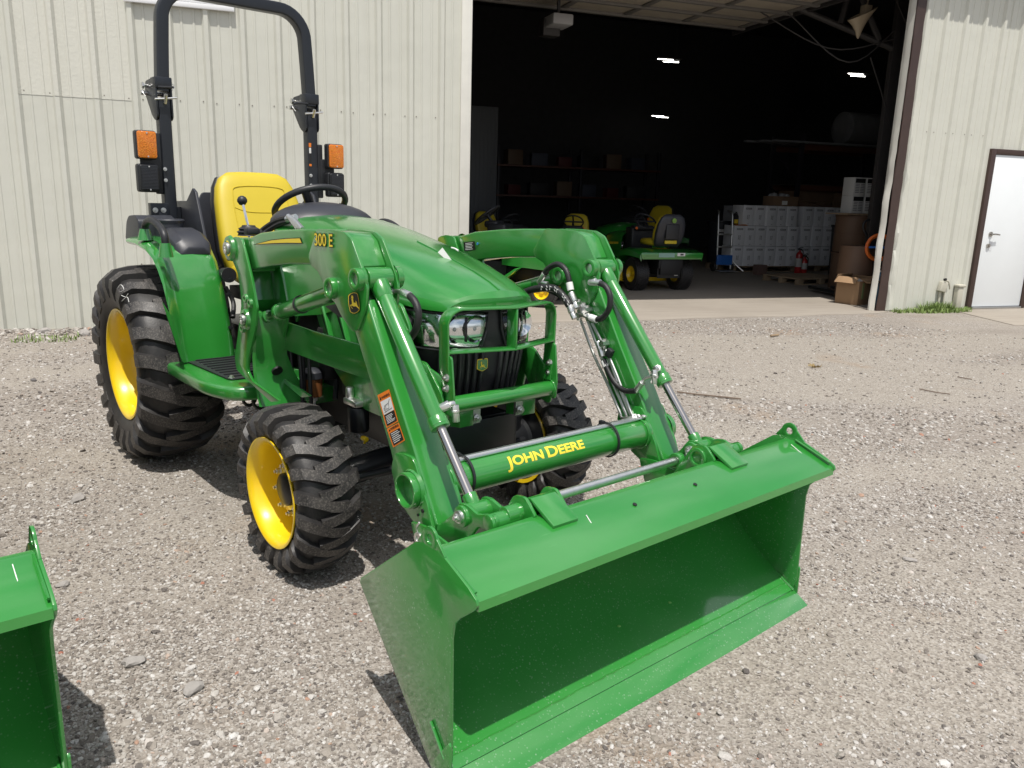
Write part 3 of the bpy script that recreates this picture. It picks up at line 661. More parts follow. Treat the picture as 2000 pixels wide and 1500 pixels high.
# thin pale streaks on the hood
for q in (((882, 486), (889, 488), (895, 492)), ((908, 577), (920, 581), (936, 586))):
    b = MB(); b.tube([at_y(*a, .0 if q[0][0] < 900 else -.07)+V(.0, 0, .004) for a in q], .0035, 6, 3); b.build('pale_mark', 'white_print', hood)
for sg in (-1, 1):
    # side panel: upper strip and rounded lower lobe, with slanted vents
    out = xz([(562, 515), (600, 540), (640, 690), (652, 720), (674, 754), (690, 780), (712, 800), (742, 813), (790, 826), (800, 760), (800, 640)], -.275)
    out = [(x, min(z, .99)) for x, z in out]
    out = [(.98, .98), (1.02, .80)] + [(1.16, .98)][:0] + [q for q in out if q[0] > 1.05] + [(1.86, .99)]
    b = MB(); b.prism(fillet(out, .02, 3), sg*.262, sg*.276); sp = b.build('side_panel', 'green', TR, .004)
    for i in range(3):
        x0 = 1.24+.14*i; b = MB(); b.prism([(x0, .92), (x0+.045, .93), (x0+.16, .70), (x0+.14, .70)], sg*.2765, sg*.279); b.build('vent', 'dark', sp)
        b = MB(); b.prism([(x0+.05, .93), (x0+.062, .93), (x0+.175, .70), (x0+.165, .70)], sg*.275, sg*.295); b.build('vent_blade', 'green', sp, .002)
    b = MB(); q = at_y(698, 722, -.276); b.cyl((q.x, sg*.27, q.z), (q.x, sg*.278, q.z), .022, n=20); b.build('painted_latch_hole', 'dark', sp)  # flat dark disc, its colour stands in for the shade in the hole
# black nose (grille shell)
def plan(k, z):   # half plan outline of the nose, k scales width, returns list y>=0
    return [(2.045, 0.), (2.043, .06), (2.035, .12), (2.015, .165), (1.985, .198), (1.94, .222), (1.86, .242), (1.74, .256)]
rows = []
for z, ky, dx in ((.985, .97, -.015), (.955, .985, -.008), (.90, .99, -.006), (.855, .985, -.008), (.84, .97, -.012), (.74, .93, -.025), (.64, .87, -.05), (.61, .84, -.075)):
    h = [(x+dx, y*ky, z) for x, y in plan(1, z)]; rows.append([(x, -y, z) for x, y, z in h[::-1]] + h[1:])
b = MB(); b.loft(rows); gr = b.build('grille', 'black_plastic', TR, ang=50)
for sg in (-1, 1):
    for i in range(6):
        y0 = .045+.03*i; x0 = np.interp(y0, [y for x, y in plan(1, 0)], [x for x, y in plan(1, 0)])
        b = MB(); b.tube([(x0-.010, sg*y0*.97, .835), (x0-.008, sg*y0*.955, .80), (x0-.018, sg*y0*.93, .73), (x0-.04, sg*y0*.87, .63)], .0085, 8, 3); b.build('grille_rib', 'black_plastic', gr)
    for i in range(7):
        y0 = .03+.03*i; x0 = np.interp(y0, [y for x, y in plan(1, 0)], [x for x, y in plan(1, 0)])
    # headlight
    hl = []
    pl_ = plan(1, 0)
    def lens_row(z, off, y0):
        ys = [y for x, y in pl_]; xs = [x for x, y in pl_]
        tt = [y0] + [y for y in ys if y > y0+.012]
        return [(np.interp(y, ys, xs)-.006+off, sg*(y*.99+off*.9*(1 if y > .19 else .2)), z) for y in tt]
    rws = [lens_row(.968, .006, .028), lens_row(.963, .011, .030), lens_row(.905, .013, .040), lens_row(.848, .011, .052), lens_row(.839, .006, .057)]
    m_ = min(len(r) for r in rws); rws = [r[:1]+r[-(m_-1):] for r in rws]
    # chrome bowl behind
    bk = [[(x-.010, y*.985, z) for x, y, z in r] for r in rws]
    b = MB(); b.loft(bk)
    head = b.build('headlight', 'chrome', TR, ang=60)
    b = MB()
    for k, (yy, zz, ss) in enumerate(((.080, .91, .033), (.152, .91, .034))):
        x0 = np.interp(yy, [y for x, y in pl_], [x for x, y in pl_])-.004
        b = MB(); b.lathe([(-.014, .0), (-.013, .012), (-.009, .026), (-.002, .038), (.003, .050)], (x0, sg*yy, zz), 'x', 12); b.build('reflector', 'chrome', head, ang=20)
        b = MB(); b.lathe([(-.012, .008), (.0, .008), (.003, .004), (.004, 0)], (x0, sg*yy, zz), 'x', 12); b.build('bulb', 'white_print', head)

    b = MB()
    for yy in (.118,):
        x0 = np.interp(yy, [y for x, y in pl_], [x for x, y in pl_])-.002; b.box((x0, sg*yy, .91), (.014, .004, .086))
    b.build('reflector_divider', 'black_plastic', head)
    b = MB(); b.loft(rws); b.build('lens', 'clear_lens', head, ang=60)
    b = MB(); edge = [Vector(q) for q in rws[0]] + [Vector(q) for q in rws[-1][::-1]]
    b.tube(edge, .0045, 6, 2, closed=True); b.build('bezel', 'black_plastic', head)
    # smoked side quarter
    b = MB(); b.prism([(1.60, .985), (1.84, .972), (1.90, .93), (1.88, .87), (1.78, .83), (1.66, .84)], sg*.246, sg*.262); b.build('side_lens', 'black_paint', head, .006)
# nose emblem
def deer_outline():
    P = [(845, 415), (885, 375), (930, 365), (940, 400), (930, 450), (940, 520), (950, 580), (1030, 590), (1020, 510), (1060, 560), (1070, 620), (1095, 700), (1160, 790), (1165, 830), (1090, 770), (1030, 715), (960, 725), (930, 710), (870, 690), (850, 690), (870, 740), (920, 800), (905, 810), (845, 730), (820, 680), (850, 650), (890, 645), (885, 560), (880, 500), (855, 480), (900, 440), (895, 420), (850, 435)]
    Q = [(868, 372), (856, 312), (880, 340), (903, 300), (908, 342), (935, 326), (926, 372)]
    return P, Q
q = at_x(940, 712, 2.035)
b = MB(); b.prism(fillet([(-.024+q.y, q.z+.022), (.024+q.y, q.z+.022), (.024+q.y, q.z-.014), (q.y, q.z-.024), (-.024+q.y, q.z-.014)], .006, 3), 2.036, 2.042, 'x'); em = b.build('emblem', 'yellow_print', gr, label='small green and yellow leaping deer badge')
b = MB(); b.prism(fillet([(-.0215+q.y, q.z+.0195), (.0215+q.y, q.z+.0195), (.0215+q.y, q.z-.0125), (q.y, q.z-.0215), (-.0215+q.y, q.z-.0125)], .005, 3), 2.040, 2.0432, 'x'); em.parent = TR; b.build('emblem_field', 'green', em)
b = MB(); P, Q = deer_outline()
for pl2 in (P, Q): b.add([(2.0442, q.y+(x-990)/560*.040, q.z-(y-560)/560*.028+.001) for x, y in pl2], [tuple(range(len(pl2)))])
b.build('deer', 'yellow_print', em)

# ---------------- dash, steering, seat, levers
rows = []
for t in range(9):
    a = t/8*PI/2; k = math.cos(a); z = 1.215+.10*math.sin(a)
    rows.append([(.76+(.20*k)*math.cos(q)*(.9 if math.cos(q) > 0 else 1.0)*1.0, .25*max(k, .02)*math.sin(q), z-.03*(1-abs(math.cos(q)))*0) for q in [2*PI*i/28 for i in range(28)]])
b = MB(); b.loft(rows, closed=True); b.cyl((.74, 0, .72), (.74, 0, 1.23), .17, .21, n=24); b.build('dash_cowl', 'grey_plastic', TR, ang=60)
SWC = V(.60, .015, 1.292); SWT = Matrix.Rotation(R(-32), 3, 'Y')
b = MB(); b.tube([SWC + SWT @ V(.170*math.cos(a), .170*math.sin(a), 0) for a in [2*PI*i/40 for i in range(40)]], .0155, 10, closed=True)
sw = b.build('steering_wheel', 'black_plastic', TR)
for a in (PI/2, PI*1.17, -PI*.17):
    b = MB(); p1 = SWC + SWT @ V(.165*math.cos(a), .165*math.sin(a), 0); p0 = SWC + SWT @ V(.02*math.cos(a), .02*math.sin(a), -.05); b.tube([p0, (p0+p1)/2-SWT@V(0, 0, .012), p1], .02, 8, 4); b.build('spoke', 'black_plastic', sw)
b = MB(); b.cyl(SWC+SWT@V(0, 0, -.07), SWC+SWT@V(0, 0, -.015), .055, .04, n=20); b.build('hub', 'black_plastic', sw, .006)
b = MB(); b.cyl(SWC+SWT@V(0, 0, -.05), (.72, .01, 1.12), .025, n=14); b.build('steering_column', 'black_plastic', TR)
# seat
def rbox(rows_c, n=24, pw=.34):
    rows = []
    for c, hx, hy, ax in rows_c:   # superellipse rings stacked along a spine
        g = []
        for i in range(n):
            t = 2*PI*i/n; ct, st = math.cos(t), math.sin(t)
            g.append(Vector(c) + Vector(ax)*hx*math.copysign(abs(ct)**pw, ct) + V(0, 1, 0)*hy*math.copysign(abs(st)**pw, st))
        rows.append(g)
    return rows
bk = []
for z, x, hx, hy in ((.92, .16, .04, .20), (.96, .14, .062, .235), (1.05, .10, .066, .245), (1.18, .045, .062, .236), (1.30, .0, .056, .226), (1.37, -.027, .050, .210), (1.415, -.043, .042, .185), (1.44, -.052, .028, .145), (1.450, -.055, .006, .07)):
    bk.append(((x, 0, z), hx, hy, (.95, 0, .3)))
b = MB(); b.loft(rbox(bk, 32, .5), closed=True, cap=True); seat = b.build('seat', 'seat_yellow', TR, ang=80)
def bkx(z): return np.interp(z, [.92, .96, 1.05, 1.18, 1.30, 1.38, 1.42], [.16, .14, .10, .045, .0, -.03, -.045])+np.interp(z, [.92, 1.05, 1.3, 1.42], [.06, .0655, .054, .042])
def seat_pt(y, z):
    zc = z-.017; zz = [.92, .96, 1.05, 1.18, 1.30, 1.37, 1.415]
    xc = np.interp(zc, zz, [.16, .14, .10, .045, .0, -.027, -.043]); hx = np.interp(zc, zz, [.04, .062, .066, .062, .056, .050, .042]); hy = np.interp(zc, zz, [.20, .235, .245, .236, .226, .21, .185])
    return (xc+.95*hx*max(0, 1-(abs(y)/hy)**4)**.25+.0008, y, z)
seam = [(-.15, 1.0), (-.152, 1.2), (-.145, 1.33), (-.11, 1.375), (.11, 1.375), (.145, 1.33), (.152, 1.2), (.15, 1.0)]
b = MB(); b.tube([seat_pt(y, z) for y, z in seam], .003, 6, 4); b.build('seam', 'seat_yellow', seat)
b = MB(); b.tube([seat_pt(y, z) for y, z in ((-.15, 1.27), (-.09, 1.25), (0, 1.245), (.09, 1.25), (.15, 1.27))], .003, 6, 4); b.build('seam', 'seat_yellow', seat)
cu = []
for x, z, hz, hy in ((.10, .945, .02, .18), (.13, .945, .05, .225), (.3, .935, .058, .24), (.46, .93, .055, .235), (.54, .925, .04, .21), (.56, .92, .012, .16)):
    cu.append(((x, 0, z), hz, hy, (0, 0, 1)))
b = MB(); b.loft(rbox(cu, 32, .5), closed=True, cap=True); b.build('cushion', 'seat_yellow', seat, ang=80)
b = MB(); b.loft(rbox([((x-.045, 0, z), hx*.8, hy*1.015, ax) for (x, _, z), hx, hy, ax in bk[:-2]], 28, .5), closed=True, cap=True); b.box((-.10, 0, 1.435), (.03, .2, .02)); b.box((.3, 0, .84), (.45, .4, .06)); b.build('seat_shell', 'black_plastic', seat, ang=60)
# range lever with ball knob
l0, l1 = at_y(488, 432, -.20), at_y(473, 392, -.20)
l0 = at_y(486, 448, -.20)
b = MB(); b.tube([l0+V(0, 0, -.06), l0, l1], .0065, 8); lv = b.build('gear_lever', 'chrome', TR)
b = MB(); b.lathe([(-.024, 0), (-.020, .014), (-.005, .024), (.006, .024), (.018, .017), (.024, .006), (.024, 0)], l1, 'z', 20); b.build('knob', 'black_plastic', lv)
b = MB(); b.lathe([(-.03, .055), (-.02, .05), (-.012, .058), (-.004, .045), (.004, .05), (.012, .035), (.02, .03), (.022, .0)], l0, 'z', 24); b.build('boot', 'black_plastic', lv)
# hydraulic valve lines by the dash
q = at_y(570, 425, -.26); b = MB()
for i in range(3): a = at_y(563+5*i, 422+3*i, -.26); c = at_y(583+4*i, 448, -.27); b.cyl(a, c, .011, n=10)
b.cyl(at_y(560, 428, -.26), at_y(578, 424, -.24), .014, n=12); b.build('valve_fittings', 'zinc', TR)
b = MB(); b.tube([at_y(566, 425, -.24), at_y(540, 432, -.25), at_y(515, 448, -.27), at_y(505, 460, -.3)], .013, 8, 5); b.tube([at_y(566, 432, -.24), at_y(545, 438, -.25), at_y(522, 452, -.27), at_y(512, 462, -.3)], .012, 8, 5); b.build('valve_hose', 'hose', TR)
# loader joystick pod on the right
b = MB(); q = at_y(492, 452, -.33); b.box(q, (.05, .06, .03)); b.build('joystick_pod', 'black_plastic', TR, .008)
b = MB(); q = at_y(560, 400, .30); b.lathe([(-.06, .03), (0, .034), (.0, .05), (.015, .052), (.03, .048), (.034, 0)], (.25, .42, 1.21), 'z', 20); b.build('fuel_cap', 'green', TR)

# ---------------- fenders, platforms
oe = [(247, 471), (265, 475), (284, 487), (299, 505), (309, 527), (319, 556), (329, 597), (341, 645), (355, 700)]
for sg in (-1, 1):
    O = [at_y(a, c, -.655) for a, c in oe]
    top = [(-.20, 1.105), (-.06, 1.120), (.07, 1.120), (.19, 1.112), (.29, 1.088), (.36, 1.03), (.43, .90), (.485, .76), (.535, .58)]
    rows = []
    for i, o_ in enumerate(O):
        tx, tz = top[min(i, len(top)-1)]
        ix, iz = tx, tz
        rows.append([(o_.x-.02, sg*.645, o_.z-.012), (o_.x, sg*.658, o_.z), (o_.x*.75+tx*.25+.012, sg*.648, o_.z*.65+tz*.35+.006), (tx*.9+o_.x*.1+.01, sg*.61, tz*.92+o_.z*.08), (tx, sg*.57, tz), (ix, sg*.47, iz+.004), (ix-.005, sg*.385, iz), (ix-.02, sg*.355, iz-.012), (ix-.08, sg*.340, iz-.05)])
    last = rows[-1]
    b = MB(); b.loft(rows)
    fd = b.build('fender', 'green', TR, ang=50, solid=.004)
    # platform
    b = MB()
    plt = fillet([(.40, -.66), (.95, -.66), (1.12, -.60), (1.14, -.44), (1.14, -.20), (.30, -.20), (.30, -.62)], [.08, .08, .10, .04, 0, 0, 0], 5)
    b.prism([(x, -sg*y*1.0 if sg > 0 else y) for x, y in plt], .515, .575, 'z')
    pf = b.build('platform', 'green', TR, .02, 4)
    b = MB(); b.prism(fillet([(.50, sg*.585), (.98, sg*.56), (.98, sg*.25), (.50, sg*.25)], .03, 4), .577, .583, 'z')
    mtb = b.build('foot_mat', 'black_plastic', pf, .002)
    for j in range(9):
        b = MB(); b.box((.54+.05*j, sg*.42, .585), (.012, .26, .006)); b.build('mat_ridge', 'black_plastic', pf)
    for x, y in ((.52, .57), (.96, .545)):
        b = MB(); hexbolt(b, (x, sg*y, .583), (0, 0, 1), .010, .006); b.build('mat_bolt', 'zinc', pf)
    # black console on the fender: rear cap, cup holder, front cover, grab handle
    b = MB(); b.prism(fillet([(-.28, 1.09), (-.235, 1.185), (-.19, 1.215), (-.08, 1.222), (-.02, 1.20), (-.02, 1.10)], .02, 4), sg*.42, sg*.60); b.build('rear_cap', 'grey_plastic', fd, .022, 4); 
    b = MB(); b.ring((.0, sg*.46, 1.10), (.0, sg*.46, 1.205), .068, .058, 32); b.lathe([(.09, .072), (.1, .074), (.106, .068), (.1, .06)], (.0, sg*.46, 1.1), 'z', 32); b.cyl((.0, sg*.46, 1.10), (.0, sg*.46, 1.12), .058, n=24); b.build('cup_holder', 'grey_plastic', fd)
    rws = []
    for x, z0, z1, y0, y1 in ((.06, 1.10, 1.165, .37, .53), (.14, 1.10, 1.17, .365, .54), (.23, 1.09, 1.155, .36, .545), (.305, 1.07, 1.125, .365, .54), (.335, 1.05, 1.085, .38, .52)):
        rws.append([(x, sg*y0, z0), (x, sg*(y0+.005), z1-.02), (x, sg*(y0+.03), z1), (x, sg*(y1-.04), z1), (x, sg*(y1-.005), z1-.025), (x, sg*y1, z0)])
    b = MB(); b.loft(rws, closed=True, cap=True); b.build('console_cover', 'grey_plastic', fd, .008, 3)
    b = MB(); hp_ = [at_y(a, c, -.625) for a, c in ((283, 452), (284, 438), (292, 430), (303, 434), (314, 446), (321, 460), (323, 480))]; b.tube([(p_.x, -sg*p_.y, p_.z) for p_ in hp_], .0165, 12, 5); b.build('grab_handle', 'black_plastic', fd)
    b = MB(); h0, h1_ = hp_[0], hp_[-1]; b.cyl((h1_.x, sg*.625, h1_.z-.05), (h1_.x, sg*.625, h1_.z+.012), .032, .022, n=18); b.build('handle_socket', 'green', fd); b = MB(); b.cyl((h0.x, sg*.625, h0.z-.04), (h0.x, sg*.625, h0.z+.012), .036, .022, n=18); b.build('handle_socket', 'green', fd)
    # inner black shroud behind the fender
    b = MB(); b.prism([(-.30, 1.16), (-.30, 1.29), (-.12, 1.295), (-.02, 1.36), (.02, 1.34), (.12, 1.10), (.22, .85), (.0, .62), (-.3, .62)], sg*.315, sg*.33); b.build('seat_shroud', 'grey_plastic', TR, .004)
b = MB(); b.prism(fillet([(-.43, .90), (.43, .90), (.43, 1.255), (.25, 1.265), (.21, 1.34), (-.21, 1.34), (-.25, 1.265), (-.43, 1.255)], .015, 3), -.235, -.215, 'x'); b.build('rear_panel', 'grey_plastic', TR, .004)
# tool loops and lower steps under the platform
b = MB()
for q in ((487, 777), (507, 782)): v = at_y(*q, -.42); b = MB(); b.tube([v+V(.0, .03*math.sin(t), .035*math.cos(t)) for t in [2*PI*i/12 for i in range(12)]], .008, 6, closed=True); b.build('chain_loop', 'black_paint', TR)

# ---------------- roll bar
hw = .402; pth = [V(-.165, -hw, 1.16), V(-.165, -hw, 1.6), V(-.165, -hw, 1.85)]
RX = -.165
arc = []
zt, rc = 2.318, .15
lft = [(-hw+.012, 2.05)] + [(-hw+.02+rc-rc*math.cos(a), zt-rc+rc*math.sin(a)) for a in [PI/2*i/9 for i in range(10)]]
up = [V(RX, y, z) for y, z in [(-hw, 1.83)] + lft] ; up = up + [V(RX, -p_.y, p_.z) for p_ in up[::-1]]
sec = [(x*.5, y*.5) for x, y in fillet(rect(.058, .066), .009, 3)]; sec = [(x*2, y*2) for x, y in sec]
b = MB(); b.tube(up, 1., section=(sec, V(0, 1, 0))); rb = b.build('roll_bar', 'rops_paint', TR, ang=35)
for sg in (-1, 1):
    b = MB(); b.tube([V(RX, sg*hw, 1.10), V(RX, sg*hw, 1.5), V(RX, sg*hw, 1.79)], 1., section=([(x*1.02, y*1.02) for x, y in sec], V(0, 1, 0))); b.build('lower_post', 'rops_paint', rb, ang=35)
    # hinge plates, collar, pins
    b = MB()
    for s2 in (-1, 1):
        y = sg*hw + s2*.036
        b.prism(fillet([(RX-.125, 1.885), (RX+.034, 1.895), (RX+.036, 1.70), (RX+.0, 1.685), (RX-.045, 1.71), (RX-.145, 1.83)], .018, 4), y-.004, y+.004)
    b.build('hinge_plate', 'rops_paint', rb, .001)
    b = MB(); b.box((RX, sg*hw, 1.868), (.082, .082, .055)); b.build('collar', 'rops_paint', rb, .005)
    b = MB()
    b.cyl((RX-.095, sg*hw-.06, 1.86), (RX-.095, sg*hw+.06, 1.86), .009, n=12)
    for yy in (-.058, .058): b.cyl((RX-.095, sg*hw+yy, 1.86), (RX-.095, sg*hw+yy*1.15, 1.86), .016, n=6)
    b.build('hinge_bolt', 'zinc', rb); b = MB(); b.cyl((RX-.11, sg*hw-.07, 1.825), (RX-.11, sg*hw+.055, 1.825), .012, n=12); b.build('hinge_pin', 'zinc', rb); b = MB()
    b.tube([(RX+.05, sg*hw-.05, 1.785), (RX+.052, sg*hw-.01, 1.79), (RX+.052, sg*hw+.055, 1.80)], .0055, 8); b.tube([(RX+.04, sg*hw, 1.77), (RX+.062, sg*hw, 1.81)], .009, 8)
    b.build('pin_handle', 'zinc', rb)
    b = MB(); b.tube([(RX-.04+.05*math.cos(t), sg*hw+.05+.015*math.sin(2*t), 1.84+.035*math.sin(t)) for t in [2*PI*i/16 for i in range(17)]], .0018, 5); b.tube([(RX-.04, sg*hw-.06, 1.86), (RX-.06, sg*hw-.075, 1.83), (RX-.03, sg*hw-.07, 1.80)], .0018, 5, 4); b.build('lanyard', 'zinc', rb)
    b = MB(); b.tube([(RX+.043, sg*hw-.03, 1.84), (RX+.046, sg*hw-.09, 1.838), (RX+.05, sg*hw-.12, 1.83)], .006, 6, 3) if sg > 0 else b.tube([(RX+.043, sg*hw-.03, 1.845), (RX+.046, sg*hw+.045, 1.85)], .006, 6, 3); b.build('cable_tie', 'black_plastic', rb)
    # bolts, warning strip on the post
    b = MB()
    for z in (1.45, 1.395): hexbolt(b, (RX+.034, sg*hw-.02, z), (1, 0, 0), .007, .005)
    b.build('post_bolt', 'zinc', rb)
    if sg > 0:
        b = MB(); b.box((RX+.0345, sg*hw-.021, 1.565), (.001, .014, .12)); st = b.build('warning_strip', 'black_print', rb)
        b = MB(); b.box((RX+.0352, sg*hw-.021, 1.618), (.001, .0142, .022)); b.box((RX+.0352, sg*hw-.021, 1.508), (.001, .0142, .012)); b.build('strip_orange', 'orange_print', st) if False else b.build('warning_strip_orange', 'orange_print', rb)
        b = MB(); b.box((RX+.0352, sg*hw-.021, 1.588), (.001, .012, .030)); b.build('warning_strip_white', 'white_print', rb)
    # lamp bracket and two lamps
    b = MB(); b.box((RX+.01, sg*(hw+.045), 1.475), (.03, .035, .30)); b.box((RX+.02, sg*(hw+.09), 1.47), (.012, .09, .15)); b.build('lamp_bracket', 'black_plastic', rb, .008, 3)
    for zc, nm in ((1.562, 'amber'), (1.402, 'dark')):
        yc = sg*.517; LX = RX+.035
        b = MB(); b.prism(fillet([(yc-.05, zc-.069), (yc+.05, zc-.069), (yc+.05, zc+.069), (yc-.05, zc+.069)], .014, 4), LX, LX+.045, 'x'); lm = b.build('turn_signal' if nm == 'amber' else 'tail_lamp', 'black_plastic', TR, .006, 3)
        b = MB(); b.prism(fillet([(yc-.045, zc-.064), (yc+.045, zc-.064), (yc+.045, zc+.064), (yc-.045, zc+.064)], .012, 4), LX+.046, LX+.062, 'x'); b.build('lamp_lens', 'amber' if nm == 'amber' else 'black_paint', lm, .005, 3)
        if nm == 'dark':
            b = MB()
            for j in range(15): b.box((LX+.0625, yc, zc-.05+.007*j), (.005, .074, .0036))
            b.build('lens_rib', 'grey_plastic', lm)
        b = MB()
        for z_ in (-.056, .056): b.cyl((LX+.061, yc, zc+z_), (LX+.0645, yc, zc+z_), .004, n=8)
        b.build('lens_screw', 'zinc', lm)
    # foot of the post
    b = MB(); b.prism(fillet([(RX-.07, 1.08), (RX+.06, 1.08), (RX+.06, 1.20), (RX+.03, 1.27), (RX-.06, 1.27)], .02, 3), sg*(hw+.03), sg*(hw+.07)); b.box((RX+.02, sg*(hw+.06), 1.235), (.05, .09, .09)); b.build('post_foot', 'rops_paint', rb, .004)
    b = MB()
    for yy in (.045, .085): hexbolt(b, (RX+.046, sg*(hw+yy), 1.245), (1, 0, 0), .010)
    b.build('foot_bolt', 'zinc', rb)
# ================================================================== LOADER
BY = .50; HWB = .050                                     # arm centre line and half width
up_out = xz([(483, 466), (507, 455), (550, 449), (587, 447.5), (626, 448), (626, 524), (607, 517), (567, 516), (527, 520), (490, 528)], -.55)
knee = xz([(620, 447), (650, 449), (673, 453), (688, 467), (712, 535), (718, 562), (716, 600), (700, 645), (690, 648), (668, 618), (656, 592), (634, 570), (632, 552), (622, 530), (607, 517), (603, 500)], -.556)
low = xz([(716, 585), (764, 740), (803, 860), (853, 1025), (846, 1046), (829, 1042), (790, 985), (775, 935), (762, 880), (721, 740), (690, 640), (680, 610)], -.55)
tpl = xz([(774, 884), (790, 886), (806, 893), (812, 905), (836, 985), (848, 1040), (838, 1052), (824, 1040), (790, 992), (772, 945), (766, 917), (768, 900)], -.556)
mast_o = xz([(448, 468), (460, 462), (472, 466), (481, 500), (492, 545), (502, 600), (500, 640), (486, 700), (484, 725), (494, 745), (547, 783), (530, 785), (483, 742), (463, 722), (459, 700), (468, 633), (473, 587), (465, 533), (451, 500)], -.565)
piv = V(1.084, 0, 1.134); lpin = V(1.211, 0, .869); lboss = V(1.915, 0, 1.063); cpin = V(2.084, 0, 1.108); bpin = V(2.604, 0, .516); bkpin = V(2.445, 0, .402)
tube_c = V(2.375, 0, .525)
for sg in (-1, 1):
    side = 'near' if sg < 0 else 'far'
    # upper arm (box with slight crown)
    b = MB(); b.prism(up_out, sg*(BY-HWB), sg*(BY+HWB)); arm = b.build('loader_arm', 'green', TR, .007, 3)
    b = MB(); b.prism(low, sg*(BY-HWB), sg*(BY+HWB)); b.build('lower_arm', 'green', arm, .006, 3)
    for s2 in (-1, 1):
        y = sg*BY + s2*(HWB+.004)
        b = MB(); b.prism(fillet(knee, .012, 3), y-.005, y+.005); b.build('knee_plate', 'green', arm, .0022)
        b = MB(); b.prism(fillet(tpl, .008, 3), y-.0055, y+.0055); b.build('end_plate', 'green', arm, .0022)
    # inner web of the knee (open at the front for the cylinder head)
    kin = xz([(622, 449), (672, 455), (684, 470), (700, 520), (690, 560), (700, 600), (690, 640), (668, 612), (634, 560), (620, 528)], -.55)
    b = MB(); b.prism(kin, sg*(BY-.046), sg*(BY+.046)); b.build('knee_web', 'green', arm, .003)
    # rear clevis of the arm
    b = MB(); b.cyl((piv.x, sg*(BY-.052), piv.z), (piv.x, sg*(BY+.052), piv.z), .042, n=24); b.prism(fillet([(piv.x-.01, piv.z+.04), (1.24, 1.183), (1.24, 1.05), (piv.x-.01, piv.z-.045)], .01, 2), sg*(BY-.046), sg*(BY+.046)); b.build('arm_root', 'green', arm, .004)
    # pivot bosses
    for c, r, o_ in ((lboss, .034, .078), (cpin, .034, .080)):
        for s2 in (-1, 1):
            b = MB(); b.ring((c.x, sg*BY+s2*.054, c.z), (c.x, sg*BY+s2*o_, c.z), r, .019, 28); b.lathe([(s2*.054, r*1.2), (s2*.060, r*1.02)], (c.x, sg*BY, c.z), 'y', 28); b.build('pivot_boss', 'green', arm, .002)
        b = MB(); b.cyl((c.x, sg*BY-.07, c.z), (c.x, sg*BY+.07, c.z), .0185, n=24); b.build('pivot_pin', 'zinc', arm, .002)
    # lift cylinder
    A = V(lpin.x, sg*BY, lpin.z); Bq = V(lboss.x, sg*BY, lboss.z); d = (Bq-A).normalized()
    b = MB(); b.cyl(A+d*.16, Bq-d*.03, .030, n=28); b.cyl(A+d*.155, A+d*.185, .033, n=28); b.cyl(Bq-V(0, .04, 0), Bq+V(0, .04, 0), .036, n=24); lc = b.build('lift_cylinder', 'green', TR, .003)
    b = MB(); b.cyl(A+d*.02, A+d*.16, .016, n=20); b.build('rod', 'rod', lc)
    b = MB(); b.cyl(A-V(0, .044, 0), A+V(0, .044, 0), .030, n=24); b.cyl(A, A+d*.06, .024, n=18); b.build('rod_eye', 'green', lc, .002)
    b = MB(); c0 = A+d*.36; b.ring(c0-d*.006, c0+d*.006, .0335, .029, 24); b.build('zip_tie', 'black_plastic', lc)
    b = MB(); b.prism([(lboss.x-.13, lboss.z-.075), (lboss.x+.04, lboss.z-.04), (lboss.x+.06, lboss.z-.075), (lboss.x-.02, lboss.z-.10)], sg*(BY-.03), sg*(BY+.03)); b.build('rest_pad', 'black_plastic', lc, .006)
    # bucket cylinder
    A = V(cpin.x, sg*BY, cpin.z); Bq = V(bpin.x, sg*BY, bpin.z); d = (Bq-A).normalized()
    cl_ = .525
    b = MB(); b.cyl(A+d*.03, A+d*cl_, .0255, n=32); b.cyl(A-V(0, .042, 0), A+V(0, .042, 0), .034, n=24); b.cyl(A+d*.02, A+d*.075, .031, .0265, n=28); bc = b.build('bucket_cylinder', 'green', TR, .002)
    b = MB(); b.cyl(A+d*(cl_-.035), A+d*(cl_+.0), .0292, n=32); b.ring(A+d*(cl_-.012), A+d*(cl_-.008), .0302, .028, 32); b.build('gland', 'green', bc, .003)
    b = MB(); b.cyl(A+d*cl_, Bq-d*.03, .0148, n=24); b.build('rod', 'rod', bc)
    b = MB(); b.cyl(Bq-d*.055, Bq-d*.01, .021, n=20); b.cyl(Bq-V(0, .034, 0), Bq+V(0, .034, 0), .028, n=24); b.build('rod_eye', 'green', bc, .003)
    # port fitting at the gland end, facing inward/forward
    b = MB(); g0 = A+d*(cl_-.055); nrm = V(d.z*-1, 0, d.x).normalized() if True else None
    fwd = V(-d.z, 0, d.x)
    s_in = V(0, -sg, 0); p0 = g0+(s_in*.6+fwd*.5).normalized()*.022; p1 = p0+(s_in*.6+fwd*.5).normalized()*.028
    b.cyl(p0, p1, .0135, n=6); b.cyl(p1, p1+V(0, -sg*.016, 0), .009, n=10); p2_ = p1+V(.002, -sg*.018, -.004); b.cyl(p2_, p2_+V(.004, -sg*.002, -.05), .0115, n=6); b.cyl(p2_+V(0, 0, -.014), p2_+V(0, 0, -.024), .0135, n=12); b.build('port_fitting', 'zinc', bc, .0008)
    # mast
    for s2, nm in ((1, 'outer'), (-1, 'inner')):
        y = sg*(BY+s2*.062)
        b = MB(); b.prism(fillet(mast_o, .012, 3), y-.005, y+.005)
        if s2 > 0: mst = b.build('loader_mast', 'green', TR, .002)
        else: b.build('mast_inner_plate', 'green', mst, .002)
    bkp = xz([(458, 480), (453, 500), (467, 533), (475, 587), (470, 633), (462, 690)], -.565)
